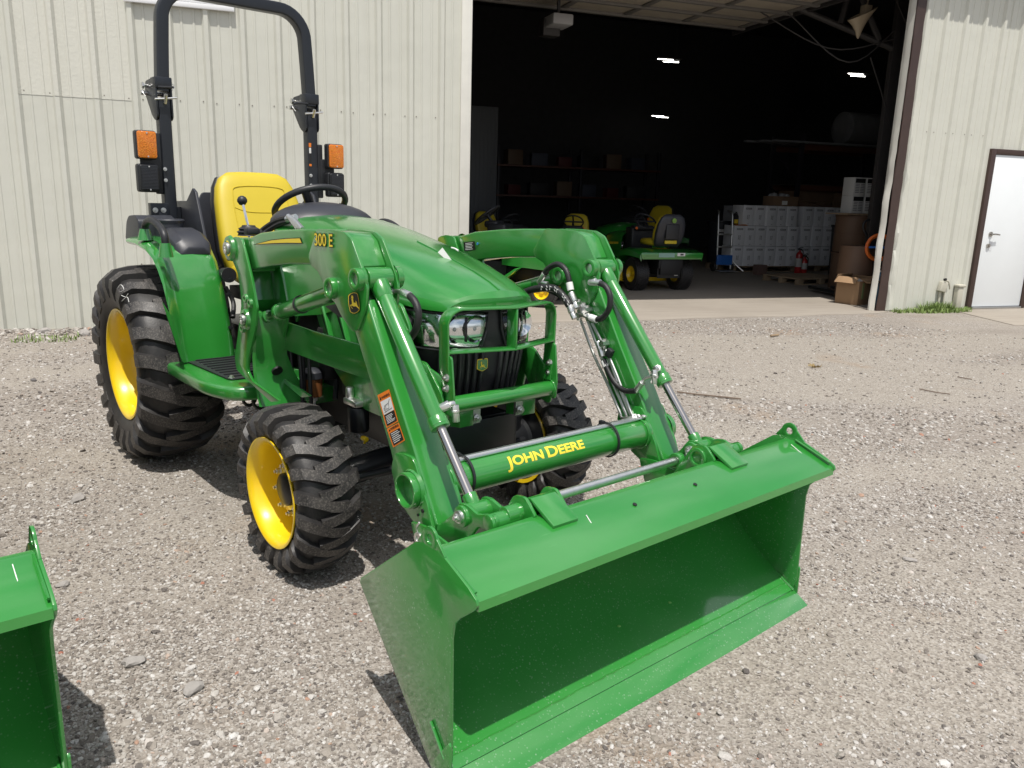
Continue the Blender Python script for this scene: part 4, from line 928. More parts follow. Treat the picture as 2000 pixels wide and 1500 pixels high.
    b = MB(); b.loft([[(x+.004, sg*(BY-.06), z), (x+.004, sg*(BY+.06), z), (x+.012, sg*(BY+.06), z), (x+.012, sg*(BY-.06), z)] for x, z in bkp], closed=True, cap=True); b.build('mast_back', 'green', mst, .001)
    # front web of the mast: a bent plate turning in towards the frame at the bottom
    fr = [(1.245, .895), (1.262, .80), (1.242, .72), (1.245, .66), (1.262, .60), (1.29, .53)]
    rws = []
    for i, (x, z) in enumerate(fr):
        yi = BY-.06-[0, .008, .02, .04, .065, .09][i]
        rws.append([(x-.01, sg*(BY+.06), z), (x, sg*(BY+.052), z), (x, sg*yi, z), (x-.03, sg*(yi-.01), z)])
    b = MB(); b.loft(rws); b.build('mast_web', 'green', mst, ang=30, solid=.006)
    b = MB(); b.prism(fillet([(.98, .60), (1.16, .62), (1.22, .52), (1.20, .36), (1.04, .34)], .03, 4), sg*.285, sg*.297); b.prism([(1.0, .55), (1.2, .55), (1.19, .48), (1.02, .48)], sg*.17, sg*.287); b.build('mount_plate', 'green', mst, .003)
    q = at_y(513, 725, -.46)
    b = MB(); b.cyl((1.263, sg*.475, .665), (1.270, sg*.475, .660), .022, n=20); b.build('painted_web_hole', 'dark', mst)  # no opening in the web: the hole's shade is a dark-coloured disc
    for c, r in ((piv, .034), (lpin, .028)):
        b = MB(); b.lathe([(.066, r*1.5), (.078, r*1.35), (.080, r*.9)], (c.x, sg*BY, c.z), 'y', 28, sg); b.build('pin_boss', 'green', mst)
        b = MB(); b.lathe([(.078, r*.72), (.090, r*.70), (.092, r*.55), (.090, r*.30), (.084, r*.28), (.084, 0)], (c.x, sg*BY, c.z), 'y', 24, sg); b.build('pin_head', 'zinc', mst)
    for qx, qy in ((480, 583), (489, 592), (474, 642)):
        v = at_y(qx, qy, -.57); b = MB(); b.lathe([(.0, .018), (.010, .016), (.010, .009), (.004, .008), (.004, 0)], (v.x, sg*.567, v.z), 'y', 20, sg); b.build('spacer', 'green', mst)
    # side brace from the mast forward to the bumper
    rws = []
    for x, y, z, h in ((1.24, .435, .80, .115), (1.45, .405, .785, .115), (1.70, .360, .770, .12), (1.85, .315, .755, .12), (1.98, .262, .735, .12), (2.07, .235, .70, .11)):
        rws.append([(x, sg*y, z+h/2), (x, sg*y, z-h/2), (x, sg*(y-.010), z-h/2), (x, sg*(y-.010), z+h/2)])
    b = MB(); b.loft(rws, closed=True, cap=True); b.build('side_brace', 'green', TR, .002)
    # tube boss through the arm end
    b = MB(); b.ring((tube_c.x, sg*(BY+.045), tube_c.z), (tube_c.x, sg*(BY+.088), tube_c.z), .054, .046, 40); b.lathe([(.056, .062), (.066, .056)], (tube_c.x, sg*BY, tube_c.z), 'y', 40, sg); b.build('tube_boss', 'green', arm, .003)
    b = MB(); b.cyl((tube_c.x, sg*(BY+.05), tube_c.z), (tube_c.x, sg*(BY+.056), tube_c.z), .046, n=30); b.build('tube_end_plug', 'green', arm)
    for qx, qy in ((825, 998), (816, 1006)):
        v = at_y(qx, qy, -.562); b = MB(); b.cyl((v.x, sg*.56, v.z), (v.x, sg*.5632, v.z), .006 if qx > 820 else .004, n=14); b.build('painted_bolt_hole', 'dark', arm)  # dark discs on the plate colour in the shaded holes
    # bellcrank links (pairs of curved plates) from the arm end to the bucket
    for s2 in (-1, 1):
        y = sg*BY + s2*.040
        prof = [(2.44, .44), (2.50, .455), (2.555, .505), (2.585, .548), (2.62, .552), (2.665, .540), (2.70, .553), (2.735, .562), (2.748, .548), (2.742, .520), (2.715, .512), (2.67, .508), (2.64, .470), (2.60, .435), (2.55, .40), (2.47, .365), (2.43, .375)]
        if s2*sg > 0 or True:
            b = MB(); b.prism(fillet(prof, .01, 3), y-.006, y+.006)
            if s2 < 0: bl = b.build('bucket_link', 'green', TR, .002)
            else: b.build('link_plate', 'green', bl, .002)
    b = MB(); b.cyl((bpin.x, sg*BY-.056, bpin.z), (bpin.x, sg*BY+.056, bpin.z), .030, n=26); b.cyl((2.722, sg*BY-.055, .537), (2.722, sg*BY+.055, .537), .023, n=22); b.build('link_boss', 'green', bl, .003)
    for s2 in (-1, 1):
        b = MB(); b.lathe([(s2*.055, .019), (s2*.064, .018), (s2*.066, .012), (s2*.062, .006), (s2*.062, 0)], (bpin.x, sg*BY, bpin.z), 'y', 24); hexbolt(b, (bpin.x, sg*BY+s2*.06, bpin.z), (0, s2, 0), .011, .010); b.build('pin_head', 'zinc', bl)
    b = MB(); b.cyl((bkpin.x, sg*BY-.085, bkpin.z), (bkpin.x, sg*BY+.085, bkpin.z), .014, n=16); b.lathe([(sg*.075, .02), (sg*.088, .019), (sg*.088, .010), (sg*.08, .009), (sg*.08, 0)], (bkpin.x, sg*BY, bkpin.z), 'y', 20); b.tube([(bkpin.x+.005, sg*(BY+.08), bkpin.z), (bkpin.x-.012, sg*(BY+.082), bkpin.z+.03), (bkpin.x+.003, sg*(BY+.084), bkpin.z+.05)], .003, 6, 3); b.build('bucket_pin', 'zinc', bl)
    # steel line up the arm (near side) under the cylinder
    if sg < 0:
        for k in range(2):
            b = MB(); b.tube([V(2.10+.006, sg*BY-.012+.022*k+.03, .98), V(2.20, sg*BY-.012+.022*k+.03, .80), V(2.30, sg*BY+.02+.022*k, .635), V(2.345, sg*BY+.04+.03*k, .59), V(2.335, -.40, .586-.01*k)], .0055, 8, 5); b.build('steel_line', 'zinc', TR)
        b = MB(); b.box((2.215, -.465, .80), (.03, .05, .03), Matrix.Rotation(R(-60), 3, 'Y')); b.build('line_clamp', 'black_plastic', TR, .004)

# knee details on the near arm: yellow flash, numbers, shield
ar = [o for o in TR.children if o.name.startswith('loader_arm')][0]
YD = -.5515
b = MB(); b.add([at_y(a, c, YD) for a, c in ((493, 478), (530, 468), (560, 465), (587, 464), (591, 476), (560, 475.5), (530, 476.5))], [tuple(range(7))]); b.build('decal_border', 'black_print', ar)
b = MB(); b.add([at_y(a, c, YD-.0008) for a, c in ((500, 477), (530, 469.5), (560, 466.5), (585.5, 465.5), (589, 474.5), (560, 474), (530, 475))], [tuple(range(7))]); b.build('decal_yellow', 'yellow_print', ar)
def put_text(body, p, ex, ey, size, m, parent, name, bold=.0, off=Vector((0, 0, 0))):
    vs, fs = text_bm(body, size, bold); mb = MB(); mb.add([Vector(p)+Vector(ex)*v.x+Vector(ey)*v.y+off for v in vs], fs); return mb.build(name, m, parent)
pA = at_y(614, 479, -.5625); pB = at_y(650, 482, -.5625); ext = (pB-pA); L_ = ext.length; ex = ext.normalized(); ey = V(0, 0, 1)
vs, fs = text_bm('300 E', 1., .02); wmax = max(v.x for v in vs); sc_ = L_/wmax
put_text('300 E', pA, ex, ey, sc_*1.0, 'black_print', ar, 'number_outline', bold=sc_*.055, off=V(0, .0006, 0))
put_text('300 E', pA, ex, ey, sc_*1.0, 'yellow_print', ar, 'number', bold=sc_*.012, off=V(0, -.0006, 0))
sh = [(750, 330), (830, 250), (950, 205), (1060, 230), (1105, 280), (1150, 560), (1165, 850), (1100, 930), (990, 985), (900, 970), (820, 925), (760, 620)]
def z6(x, y): return 640+x/18.75, 560+y/18.75
cx6 = sum(x for x, y in sh)/len(sh); cy6 = sum(y for x, y in sh)/len(sh)
b = MB(); b.add([at_y(*z6(cx6+(x-cx6)*1.07, cy6+(y-cy6)*1.05), -.5625) for x, y in fillet(sh, 40, 3)], [tuple(range(len(fillet(sh, 40, 3))))]); b.build('shield_edge', 'black_print', ar)
b = MB(); s3 = fillet(sh, 40, 3); b.add([at_y(*z6(x, y), -.5632) for x, y in s3], [tuple(range(len(s3)))]); b.build('shield_ring', 'yellow_print', ar)
b = MB(); b.add([at_y(*z6(cx6+(x-cx6)*.91, cy6+(y-cy6)*.945), -.5639) for x, y in s3], [tuple(range(len(s3)))]); b.build('shield_field', 'black_print', ar)
b = MB(); P, Q = deer_outline()
for pp in (P, Q): b.add([at_y(*z6(x, y), -.5646) for x, y in pp], [tuple(range(len(pp)))])
b.build('shield_deer', 'yellow_print', ar)
# warning labels on the near lower arm
def quad_on(px4, Y, m, name):
    b = MB(); b.add([at_y(a, c, Y) for a, c in px4], [(0, 1, 2, 3)]); return b.build(name, m, ar)
def lerp2(q, u, v):
    a, b_, c, d = [np.array(x, float) for x in q]; return tuple((a*(1-u)+b_*u)*(1-v)+(d*(1-u)+c*u)*v)
def sub(q, u0, v0, u1, v1): return [lerp2(q, u0, v0), lerp2(q, u1, v0), lerp2(q, u1, v1), lerp2(q, u0, v1)]
L1 = [(737, 772), (760, 760), (778, 823), (755, 836)]; L2 = [(755.5, 838), (779, 825), (791, 860), (768, 874)]
for L_q, parts in ((L1, (('white_print', .08, .22, .92, .62), ('black_print', .08, .63, .92, .955))), (L2, (('black_print', .08, .27, .92, .93),))):
    quad_on(L_q, -.5515, 'orange_print', 'warning_label')
    for m_, u0, v0, u1, v1 in parts: quad_on(sub(L_q, u0, v0, u1, v1), -.5522, m_, 'label_panel')
    vb = parts[-1]
    mb = MB()
    for r_ in range(6):
        v_ = vb[2]+.05+(vb[4]-vb[2]-.08)*r_/6; qd = sub(L_q, .16, v_, .16+random.uniform(.45, .68), v_+(vb[4]-vb[2])*.055); mb.add([at_y(*c, -.5528) for c in qd], [(0, 1, 2, 3)])
    mb.build('label_lines', 'white_print', ar)
    tb = lerp2(L_q, .24, .165); te = lerp2(L_q, .92, .165); p0 = at_y(*tb, -.5522); p1 = at_y(*te, -.5522); upv = (at_y(*lerp2(L_q, .24, .05), -.5522)-p0).normalized()
    vs, fs = text_bm('WARNING', 1, .02); wm = max(v.x for v in vs)
    put_text('WARNING', p0, (p1-p0).normalized(), upv, (p1-p0).length/wm, 'black_print', ar, 'warning_word', bold=.0003)
    qd = sub(L_q, .08, .05, .22, .17); mb = MB(); mb.add([at_y(*lerp2(L_q, .08, .17), -.5522), at_y(*lerp2(L_q, .22, .17), -.5522), at_y(*lerp2(L_q, .15, .05), -.5522)], [(0, 1, 2)]); mb.build('warning_triangle', 'black_print', ar)
mb = MB()   # small line drawing of a loader and a figure on the upper label
for pts in ([(.2, .45), (.35, .38), (.65, .36), (.80, .27)], [(.35, .38), (.38, .50), (.6, .50), (.65, .36)], [(.18, .56), (.82, .54)], [(.28, .44), (.3, .56)], [(.22, .45), (.2, .52)]):
    mb.tube([at_y(*lerp2(L1, u_, v_), -.5526) for u_, v_ in pts], .0006, 4)
mb.build('label_drawing', 'black_print', ar)
# serial plate on the far arm's inner face
far = [o for o in TR.children if o.name.startswith('loader_arm')][1]
YI = .4485
b = MB(); b.add([at_y(a, c, YI) for a, c in ((905, 473), (927, 471), (929, 488), (907, 491))], [(0, 1, 2, 3)]); b.build('serial_plate', 'black_print', far)
b = MB()
for r_ in range(5): b.add([at_y(a, c, YI-.0008) for a, c in ((909, 475+3*r_), (909+random.choice((12, 15)), 473.6+3*r_), (909+13, 474.8+3*r_), (909, 476.2+3*r_))], [(0, 1, 2, 3)])
b.build('serial_lines', 'white_print', far)
b = MB(); v = at_y(933, 476, YI); b.cyl(v, v-V(0, .003, 0), .006, n=14); b.build('blue_dot', mat('blue_plug', (.05, .25, .55), .4), far)

# ---------------- torque tube with lettering
b = MB(); b.cyl((tube_c.x, -.452, tube_c.z), (tube_c.x, .452, tube_c.z), .052, n=48)
for sg in (-1, 1): b.ring((tube_c.x, sg*.425, tube_c.z), (tube_c.x, sg*.45, tube_c.z), .058, .05, 40)
tt = b.build('torque_tube', 'green', TR, .003)
Y0, Y1 = at_x(990, 915, 2.42).y, at_x(1142, 880, 2.42).y
pcs = []; xcur = 0.
for ch, s_, dz in (('J', 1.0, -.10), ('OHN', .80, 0), (' ', .35, 0), ('D', 1.0, -.03), ('EERE', .80, 0)):
    if ch == ' ': xcur += .18; continue
    vs, fs = text_bm(ch, s_, .028); x0 = min(v.x for v in vs)
    pcs.append(([V(v.x-x0+xcur, v.y+dz*s_, 0) for v in vs], fs)); xcur += max(v.x for v in vs)-x0+.05
kk = (Y1-Y0)/xcur
bm = bmesh.new()
for vs, fs in pcs:
    bv = [bm.verts.new(V(v.x*kk, v.y*kk*.74, 0)) for v in vs]
    for f_ in fs:
        try: bm.faces.new([bv[i] for i in f_])
        except ValueError: pass
for i in range(-8, 40):
    bmesh.ops.bisect_plane(bm, geom=bm.verts[:]+bm.edges[:]+bm.faces[:], plane_co=(0, i*.0025, 0), plane_no=(0, 1, 0))
a0 = R(20)
for v in bm.verts:
    a = a0 + v.co.y/.0526; v.co = V(tube_c.x+.0526*math.cos(a), Y0+v.co.x, tube_c.z+.0526*math.sin(a))
me = bpy.data.meshes.new('lettering'); bm.to_mesh(me); bm.free(); me.materials.append(MATS['yellow_print'])
o = bpy.data.objects.new('lettering', me); COL.objects.link(o); o.parent = tt
# ties round the tube
for yy in (.265, -.375):
    b = MB(); b.ring((tube_c.x-.004, yy-.004, tube_c.z+.004), (tube_c.x-.004, yy+.004, tube_c.z+.004), .064, .0585, 36); b.box((tube_c.x-.03, yy, tube_c.z+.062), (.02, .014, .012)); b.build('cable_tie', 'black_plastic', tt)
# cross bar between the links
b = MB(); b.cyl((2.575, -.455, .478), (2.575, .455, .478), .0145, n=20); xb = b.build('cross_bar', 'zinc', TR)
for sg in (-1, 1):
    b = MB(); b.ring((2.575, sg*.43, .478), (2.575, sg*.40, .478), .028, .015, 24); b.build('bar_collar', 'green', xb, .003)

# ---------------- grille guard and bumper
def strap(path, wd, th, wide, name, parent):
    sec = [(-th/2, -wd/2), (th/2, -wd/2), (th/2, wd/2), (-th/2, wd/2)]
    P = [Vector(p) for p in path]; m = len(P); rings = []
    wide = Vector(wide)
    for i in range(m):
        T = (P[min(i+1, m-1)]-P[max(i-1, 0)]).normalized(); w_ = (wide-T*wide.dot(T)).normalized(); n_ = T.cross(w_)
        rings.append([P[i]+n_*x+w_*y for x, y in sec])
    b = MB(); b.loft(rings, closed=True, cap=True); return b.build(name, 'green', parent, .0018)
GX = lambda y: 2.145-.27*abs(y)
pts = [(-.225, .70), (-.240, .80)] + [(-.243+.055*(1-math.cos(a)), .995-.055+.055*math.sin(a)) for a in [PI/2*i/6 for i in range(7)]] + [(-.1, .995), (-.012, .995), (0, .995)]
pts = pts + [(-y, z) for y, z in pts[-2::-1]]
gd = strap([(GX(y), y, z) for y, z in pts], .052, .008, (1, 0, 0), 'grille_guard', TR)
pm = [(-.238, .85), (-.12, .85), (0, .85), (.12, .85), (.238, .85)]
strap([(GX(y), y, z) for y, z in pm], .050, .008, (1, 0, 0), 'guard_crossbar', gd)
strap([(GX(0), 0, .99), (GX(0), 0, .92), (GX(0), 0, .852)], .050, .008, (1, 0, 0), 'guard_upright', gd)
b = MB(); b.cyl((2.10, -.232, .668), (2.10, .232, .668), .029, n=36)
for sg in (-1, 1): b.cyl((2.10, sg*.226, .668), (2.10, sg*.238, .668), .034, n=36)
bp = b.build('bumper_tube', 'green', TR, .003)
for sg in (-1, 1):
    b = MB(); b.prism(fillet([(2.055, .64), (2.13, .63), (2.135, .70), (2.118, .84), (2.085, .84), (2.06, .74)], .012, 3), sg*.232, sg*.240); b.build('guard_bracket', 'green', bp, .002)
    b = MB()
    for z in (.765, .728): hexbolt(b, (2.095, sg*.232, z), (0, -sg, 0), .010); hexbolt(b, (2.095, sg*.240, z), (0, sg, 0), .010)
    b.build('guard_bolt', 'zinc', bp)
    b = MB(); b.prism(fillet([(1.90, .80), (1.99, .80), (2.09, .70), (2.09, .60), (2.0, .62), (1.93, .70)], .02, 3), sg*.245, sg*.255); b.build('brace_end', 'green', bp, .002)
    b = MB(); b.prism([(2.085, .655), (2.085, .575), (1.985, .56), (1.985, .62), (2.03, .655)], sg*.115, sg*.175); b.build('bumper_foot', 'green', bp, .003)
    b = MB(); hexbolt(b, (2.086, sg*.10, .60), (1, 0, 0), .012); b.box((2.075, sg*.10, .625), (.012, .035, .09)); b.build('bumper_bolt', 'zinc', bp)

# ---------------- hydraulic lines and hoses on the far arm
z5 = lambda a, c: (840+a/3, 400+c/3)
lines = [[(880, 668), (960, 880), (1045, 1060), (1112, 1215), (1132, 1248)], [(925, 682), (1000, 880), (1085, 1075), (1145, 1215), (1160, 1248)], [(950, 692), (1032, 860), (1115, 1085), (1170, 1215), (1186, 1248)], [(1045, 880), (1095, 1000), (1140, 1120), (1176, 1215), (1192, 1240)]]
for k, ln in enumerate(lines):
    Yk = .437
    P = [at_y(*z5(*q), Yk) for q in ln]
    off = .0135*k
    th_ = R(-6+13*k); lx, lz = 2.375-.0582*math.sin(th_), .525+.0582*math.cos(th_); P += [V(lx+.012, .432-.012*k, lz+.012), V(lx, .40-.016*k, lz), V(lx, .0, lz), V(lx, -.40, lz)]
    if k == 3: P = P[:5]+[V(2.365, .42, .594)]
    b = MB(); b.tube(P, .0056, 8, 5); b.build('steel_line', 'zinc', TR)
def hose(pts, Y, r, name='hydraulic_hose', m='hose', ys=None):
    P = [at_y(*z5(*q), (Y if ys is None else ys[i])) for i, q in enumerate(pts)]
    b = MB(); b.tube(P, r, 10, 6); return b.build(name, m, TR)
h1 = hose([(668, 412), (690, 375), (745, 348), (790, 375), (812, 430), (822, 500)], .40, .0115)
h2 = hose([(560, 512), (600, 498), (660, 488), (730, 492), (785, 540), (815, 590)], .38, .0150)
h3 = hose([(985, 455), (1030, 480), (1055, 540), (1048, 610), (1010, 662), (962, 672)], .42, .0115)
h4 = hose([(1018, 905), (1042, 970), (1085, 1045), (1140, 1088), (1208, 1090)], .43, .0105)
def fit(a, c, Y, r, n=6, name='hose_fitting', parent=None, m='zinc', bv=.0012):
    b = MB(); p0, p1 = at_y(*z5(*a), Y), at_y(*z5(*c), Y); b.cyl(p0, p1, r, n=n); return b.build(name, m, parent or TR, bv)
for a, c, Y, r, n, par in (((640, 462), (672, 402), .40, .0125, 10, h1), ((645, 455), (690, 462), .40, .009, 10, h1), ((826, 515), (848, 568), .40, .0135, 10, h1), ((846, 570), (862, 606), .40, .0115, 6, h1),
                           ((815, 585), (832, 632), .385, .0140, 10, h2), ((832, 632), (848, 668), .385, .0120, 6, h2), ((935, 455), (998, 456), .42, .0125, 10, h3), ((938, 452), (972, 442), .42, .009, 8, h3),
                           ((955, 668), (905, 640), .425, .0135, 10, h3), ((905, 640), (872, 615), .425, .0115, 6, h3), ((982, 800), (1000, 850), .432, .0115, 6, h4), ((998, 845), (1012, 890), .432, .0135, 10, h4),
                           ((1205, 1092), (1245, 1040), .435, .0120, 10, h4)):
    fit(a, c, Y, r, n, parent=par)
for a, c, Y, par in (((815, 455), (824, 500), .40, h1), ((978, 673), (940, 660), .42, h3), ((1018, 912), (1032, 948), .432, h4)):
    fit(a, c, Y, .0135, 12, 'white_band', par, 'white_print', 0)
b = MB(); b.tube([at_y(*z5(*q), .44) for q in ((1240, 1048), (1262, 1018), (1300, 1006), (1330, 1008))], .0065, 8, 4); b.cyl(at_y(*z5(1296, 1008), .45), at_y(*z5(1330, 1010), .46), .0135, n=6); b.build('elbow_fitting', 'zinc', h4)
b = MB()
for q in ((868, 580), (900, 600), (920, 615), (875, 650), (1020, 812)): v = at_y(*z5(*q), .43); b.cyl(v-V(0, .018, 0), v+V(0, .018, 0), .0135, n=6); b.cyl(v-V(.0, 0, .018), v+V(0, 0, .018), .010, n=10)
b.build('line_union', 'zinc', TR)
b = MB(); v = at_y(*z5(1052, 868), .43); b.box(v, (.026, .022, .034), Matrix.Rotation(R(25), 3, 'Y')); b.build('line_clamp', 'black_plastic', TR, .004)
# painted letters on the sleeve of the thick hose
mb = MB()
for i, q in enumerate([(655, 489), (680, 487), (705, 488), (728, 493), (745, 505), (775, 532), (790, 552), (805, 575)]):
    v = at_y(*z5(*q), .38-.0152); mb.tube([v+V(0, 0, .009), v+V(.006, 0, .003), v+V(-.001, 0, -.003), v+V(.006, 0, -.009)] if i % 2 else [v+V(-.004, 0, -.008), v+V(-.004, 0, .008), v+V(.005, 0, .004)], .0012, 4)
mb.build('hose_lettering', 'white_print', h2)
# near side hose from the bucket cylinder head
z3 = lambda a, c: (440+a/3, 400+c/3)
b = MB(); b.tube([at_y(*z3(*q), -.445) for q in ((1072, 525), (1112, 570), (1132, 640), (1118, 725), (1078, 790))], .0115, 10, 6); hn = b.build('hydraulic_hose', 'hose', TR)
b = MB(); b.cyl(at_y(*z3(938, 512), -.46), at_y(*z3(975, 510), -.455), .0145, n=6); b.tube([at_y(*z3(*q), -.45) for q in ((975, 510), (1005, 506), (1040, 512))], .0075, 8, 3); b.cyl(at_y(*z3(1035, 512), -.448), at_y(*z3(1080, 532), -.446), .0125, n=10); b.build('hose_fitting', 'zinc', hn, .001)

# ---------------- bucket
W2 = .775
ear = [(2.756, .5585), (2.785, .5585), (2.812, .5585)]
plate = [(2.456, .343), (2.72, .545)] + ear + [(2.818, .562), (2.935, .515), (2.965, .497), (2.970, .485), (2.958, .468), (2.905, .424), (2.885, .402), (2.876, .36), (2.880, .035), (2.868, -.005), (2.852, -.028), (2.80, -.040), (2.450, .328)]
plate = [(x, z) for x, z in plate]
ins = [(2.966, .466), (2.962, .488), (2.94, .497), (2.802, .548), (2.775, .548), (2.60, .425), (2.525, .365), (2.502, .332), (2.505, .300), (2.53, .262), (2.60, .183), (2.70, .093), (2.80, .028), (2.868, -.012)]
b = MB(); n_ = len(ins)
prof_s = catmull([V(x, 0, z) for x, z in ins[4:]], 3); prof_s = [V(x, 0, z) for x, z in ins[:4]] + prof_s
b.loft([[(p_.x, -W2+.004, p_.z) for p_ in prof_s], [(p_.x, W2-.004, p_.z) for p_ in prof_s]])
bk_ = b.build('bucket', 'green_dusty', TR, ang=25, solid=.007)
for sg in (-1, 1):
    b = MB(); b.prism(plate, sg*(W2-.004), sg*(W2+.004)); b.build('side_plate', 'green_dusty', bk_, .0016)
    b = MB(); b.ring((2.784, sg*(W2+.0038), .577), (2.784, sg*(W2-.0038), .577), .030, .0125, 32); b.prism([(2.730, .552), (2.758, .588), (2.771, .556)], sg*(W2-.0036), sg*(W2+.0036)); b.prism([(2.797, .556), (2.810, .588), (2.845, .552)], sg*(W2-.0036), sg*(W2+.0036)); b.build('lift_eye', 'green_dusty', bk_, .001)
    # side cutter reinforcement and weld beads
    b = MB(); b.prism([(2.878, .085), (2.884, .078), (2.884, -.03), (2.82, -.038), (2.80, -.02)], sg*(W2+.003), sg*(W2+.010)); b.build('side_cutter', 'green_dusty', bk_, .0015)
    b = MB(); b.tube([(2.80, sg*(W2+.008), .10), (2.86, sg*(W2+.008), .03)] if sg < 0 else [(2.805, sg*(W2-.008), .034), (2.875, sg*(W2-.008), -.004)], .004, 6); b.build('weld_bead', 'green_dusty', bk_)
    b = MB(); b.tube([(2.815, sg*(W2-.0075), .553), (2.95, sg*(W2-.0075), .505)], .004, 6); b.build('weld_bead', 'green_dusty' if sg < 0 else 'green_dusty', bk_)
    # hook plate folded over the top
    b = MB()
    rws = []
    for x, z in ((2.735, .585), (2.752, .588), (2.80, .565), (2.845, .542)): rws.append([(x, sg*.435, z), (x, sg*.345, z), (x-.004, sg*.345, z-.010), (x-.004, sg*.435, z-.010)])
    b.loft(rws, closed=True, cap=True); b.build('hook_plate', 'green', bk_, .002)
    for yy in (.335, .445):
        b = MB(); b.prism(fillet([(2.60, .42), (2.70, .585), (2.745, .592), (2.79, .55), (2.70, .49)], .012, 3), sg*yy-.005, sg*yy+.005); b.build('hook_rib', 'green', bk_, .002)
    b = MB(); b.cyl((2.722, sg*.325, .545), (2.722, sg*.50, .545), .024, n=22); b.ring((2.722, sg*.32, .545), (2.722, sg*.33, .545), .034, .02, 24); b.build('hook_tube', 'green', bk_, .003)
    b = MB(); b.prism(fillet([(2.40, .44), (2.47, .45), (2.60, .435), (2.52, .34), (2.44, .345)], .012, 3), sg*.575, sg*.583); b.build('pivot_ear', 'green', bk_, .002); b = MB(); b.prism(fillet([(2.40, .44), (2.47, .45), (2.60, .435), (2.52, .34), (2.44, .345)], .012, 3), sg*.415, sg*.423); b.build('pivot_ear', 'green', bk_, .002)
b = MB(); b.prism([(2.838, .010), (2.935, -.052), (2.930, -.058), (2.86, -.030), (2.826, -.006)], -W2-.006, W2+.006); b.build('cutting_edge', 'green_dusty', bk_, .0012)
b = MB(); P = [V(2.842+random.uniform(-.0015, .0015), y, .0095+random.uniform(-.001, .001)) for y in np.linspace(-.76, .76, 90)]; b.tube(P, .0034, 6); b.build('weld_bead', 'green_dusty', bk_)
for px_, py_ in ((1240, 985), (1358, 946)):
    v = at_x(px_, py_, 2.86); b = MB(); zz = np.interp(2.86, [2.802, 2.94], [.548, .497])+.0006
    c_ = at_z(px_, py_, .528); zz = np.interp(c_.x, [2.802, 2.94], [.548, .497]); c_ = at_z(px_, py_, zz); n2 = V(.051, 0, .138).normalized()
    b.cyl(c_, c_+n2*.0012, .0065, n=18); b.build('painted_top_hole', 'dark', bk_)  # hole shade painted as a thin dark disc on the top plate
b = MB()   # bare chips and scrapes
for (a, c) in (((1145, 1006), (1155, 1022)), ((1158, 1025), (1174, 1040)), ((1545, 868), (1585, 902))):
    P = []
    for t in (0, .5, 1):
        px_, py_ = a[0]+(c[0]-a[0])*t, a[1]+(c[1]-a[1])*t; q = at_z(px_, py_, .53)
        for _ in range(3): q = at_z(px_, py_, float(np.interp(q.x, [2.802, 2.94], [.548, .497]))+.0008)
        P.append(q)
    b.tube(P, .0012, 5)
b.build('scrape_mark', 'white_print', bk_)
b = MB()
for (px_, py_) in ((1209, 1223), (1308, 1177)):
    q = at_z(px_, py_, .18)
    for _ in range(6): q = at_z(px_, py_, float(np.interp(q.x, [2.53, 2.60, 2.70, 2.80, 2.868], [.262, .183, .093, .028, -.012])))
    b.lathe([(0, .006), (.002, .005), (.003, 0)], q, 'z', 12)
b.build('paint_blob', mat('light_green', (.16, .42, .10), .5), bk_)
TR_LIST = [TR]
# the neighbouring tractor, the same model, mostly out of frame to the left
T2 = copy_tree(TR); T2.location = (-.485, -2.279, .018)
T2['label'] = 'second green loader tractor, only its bucket corner showing at the bottom left edge'
# ================================================================== INSIDE THE SHED
def bempty(name, u, d, z, yaw, label, cat, group=None):      # yaw: 0 = facing +u, 90 = facing into the building
    return empty(name, bw(u, d, z), BROT+R(yaw), label, cat, group)
FZ = .012
# overhead door, rolled up under the roof: five panels hanging level
od = bempty('overhead_door', 0, 0, 4.10, 0, 'pale sectional overhead door rolled up under the shed roof', 'garage door')
mat('door_panel', (.42, .37, .30), .6, var=.15); mat('door_stile', (.16, .15, .14), .6)
for i in range(5):
    b = MB(); b.box((7.3, .45+.58*i, 0), (5.2, .56, .035)); b.build('door_section', 'door_panel', od, .004)
for i in range(6):
    b = MB(); b.box((7.3, .165+.58*i, -.035), (5.2, .07, .05)); b.build('door_rail', 'door_stile', od, .004)
for k_ in range(6):
    for i in range(5):
        b = MB(); b.box((4.8+1.0*k_, .45+.58*i, -.030), (.09, .50, .024)); b.build('door_stile', 'door_stile', od, .003)
for uu in (4.62, 9.98):
    b = MB(); b.box((uu, 1.8, -.02), (.04, 3.4, .07)); b.build('track', 'steel_dark', od, .003)
# door opener
q = at_d(1090, 42, 2.6); op = bempty('door_opener', q[0], q[1], q[2]-.06, 0, 'small white box of the door opener under the ceiling', 'opener')
b = MB(); b.box((0, 0, .06), (.30, .40, .14)); b.build('motor_box', mat('opener_grey', (.35, .35, .36), .5), op, .015); b = MB(); b.box((-.05, .2, .0), (.25, .2, .22)); b.box((0, 0, .4), (.04, .04, .6)); b.build('hanger', 'steel_dark', op, .004)
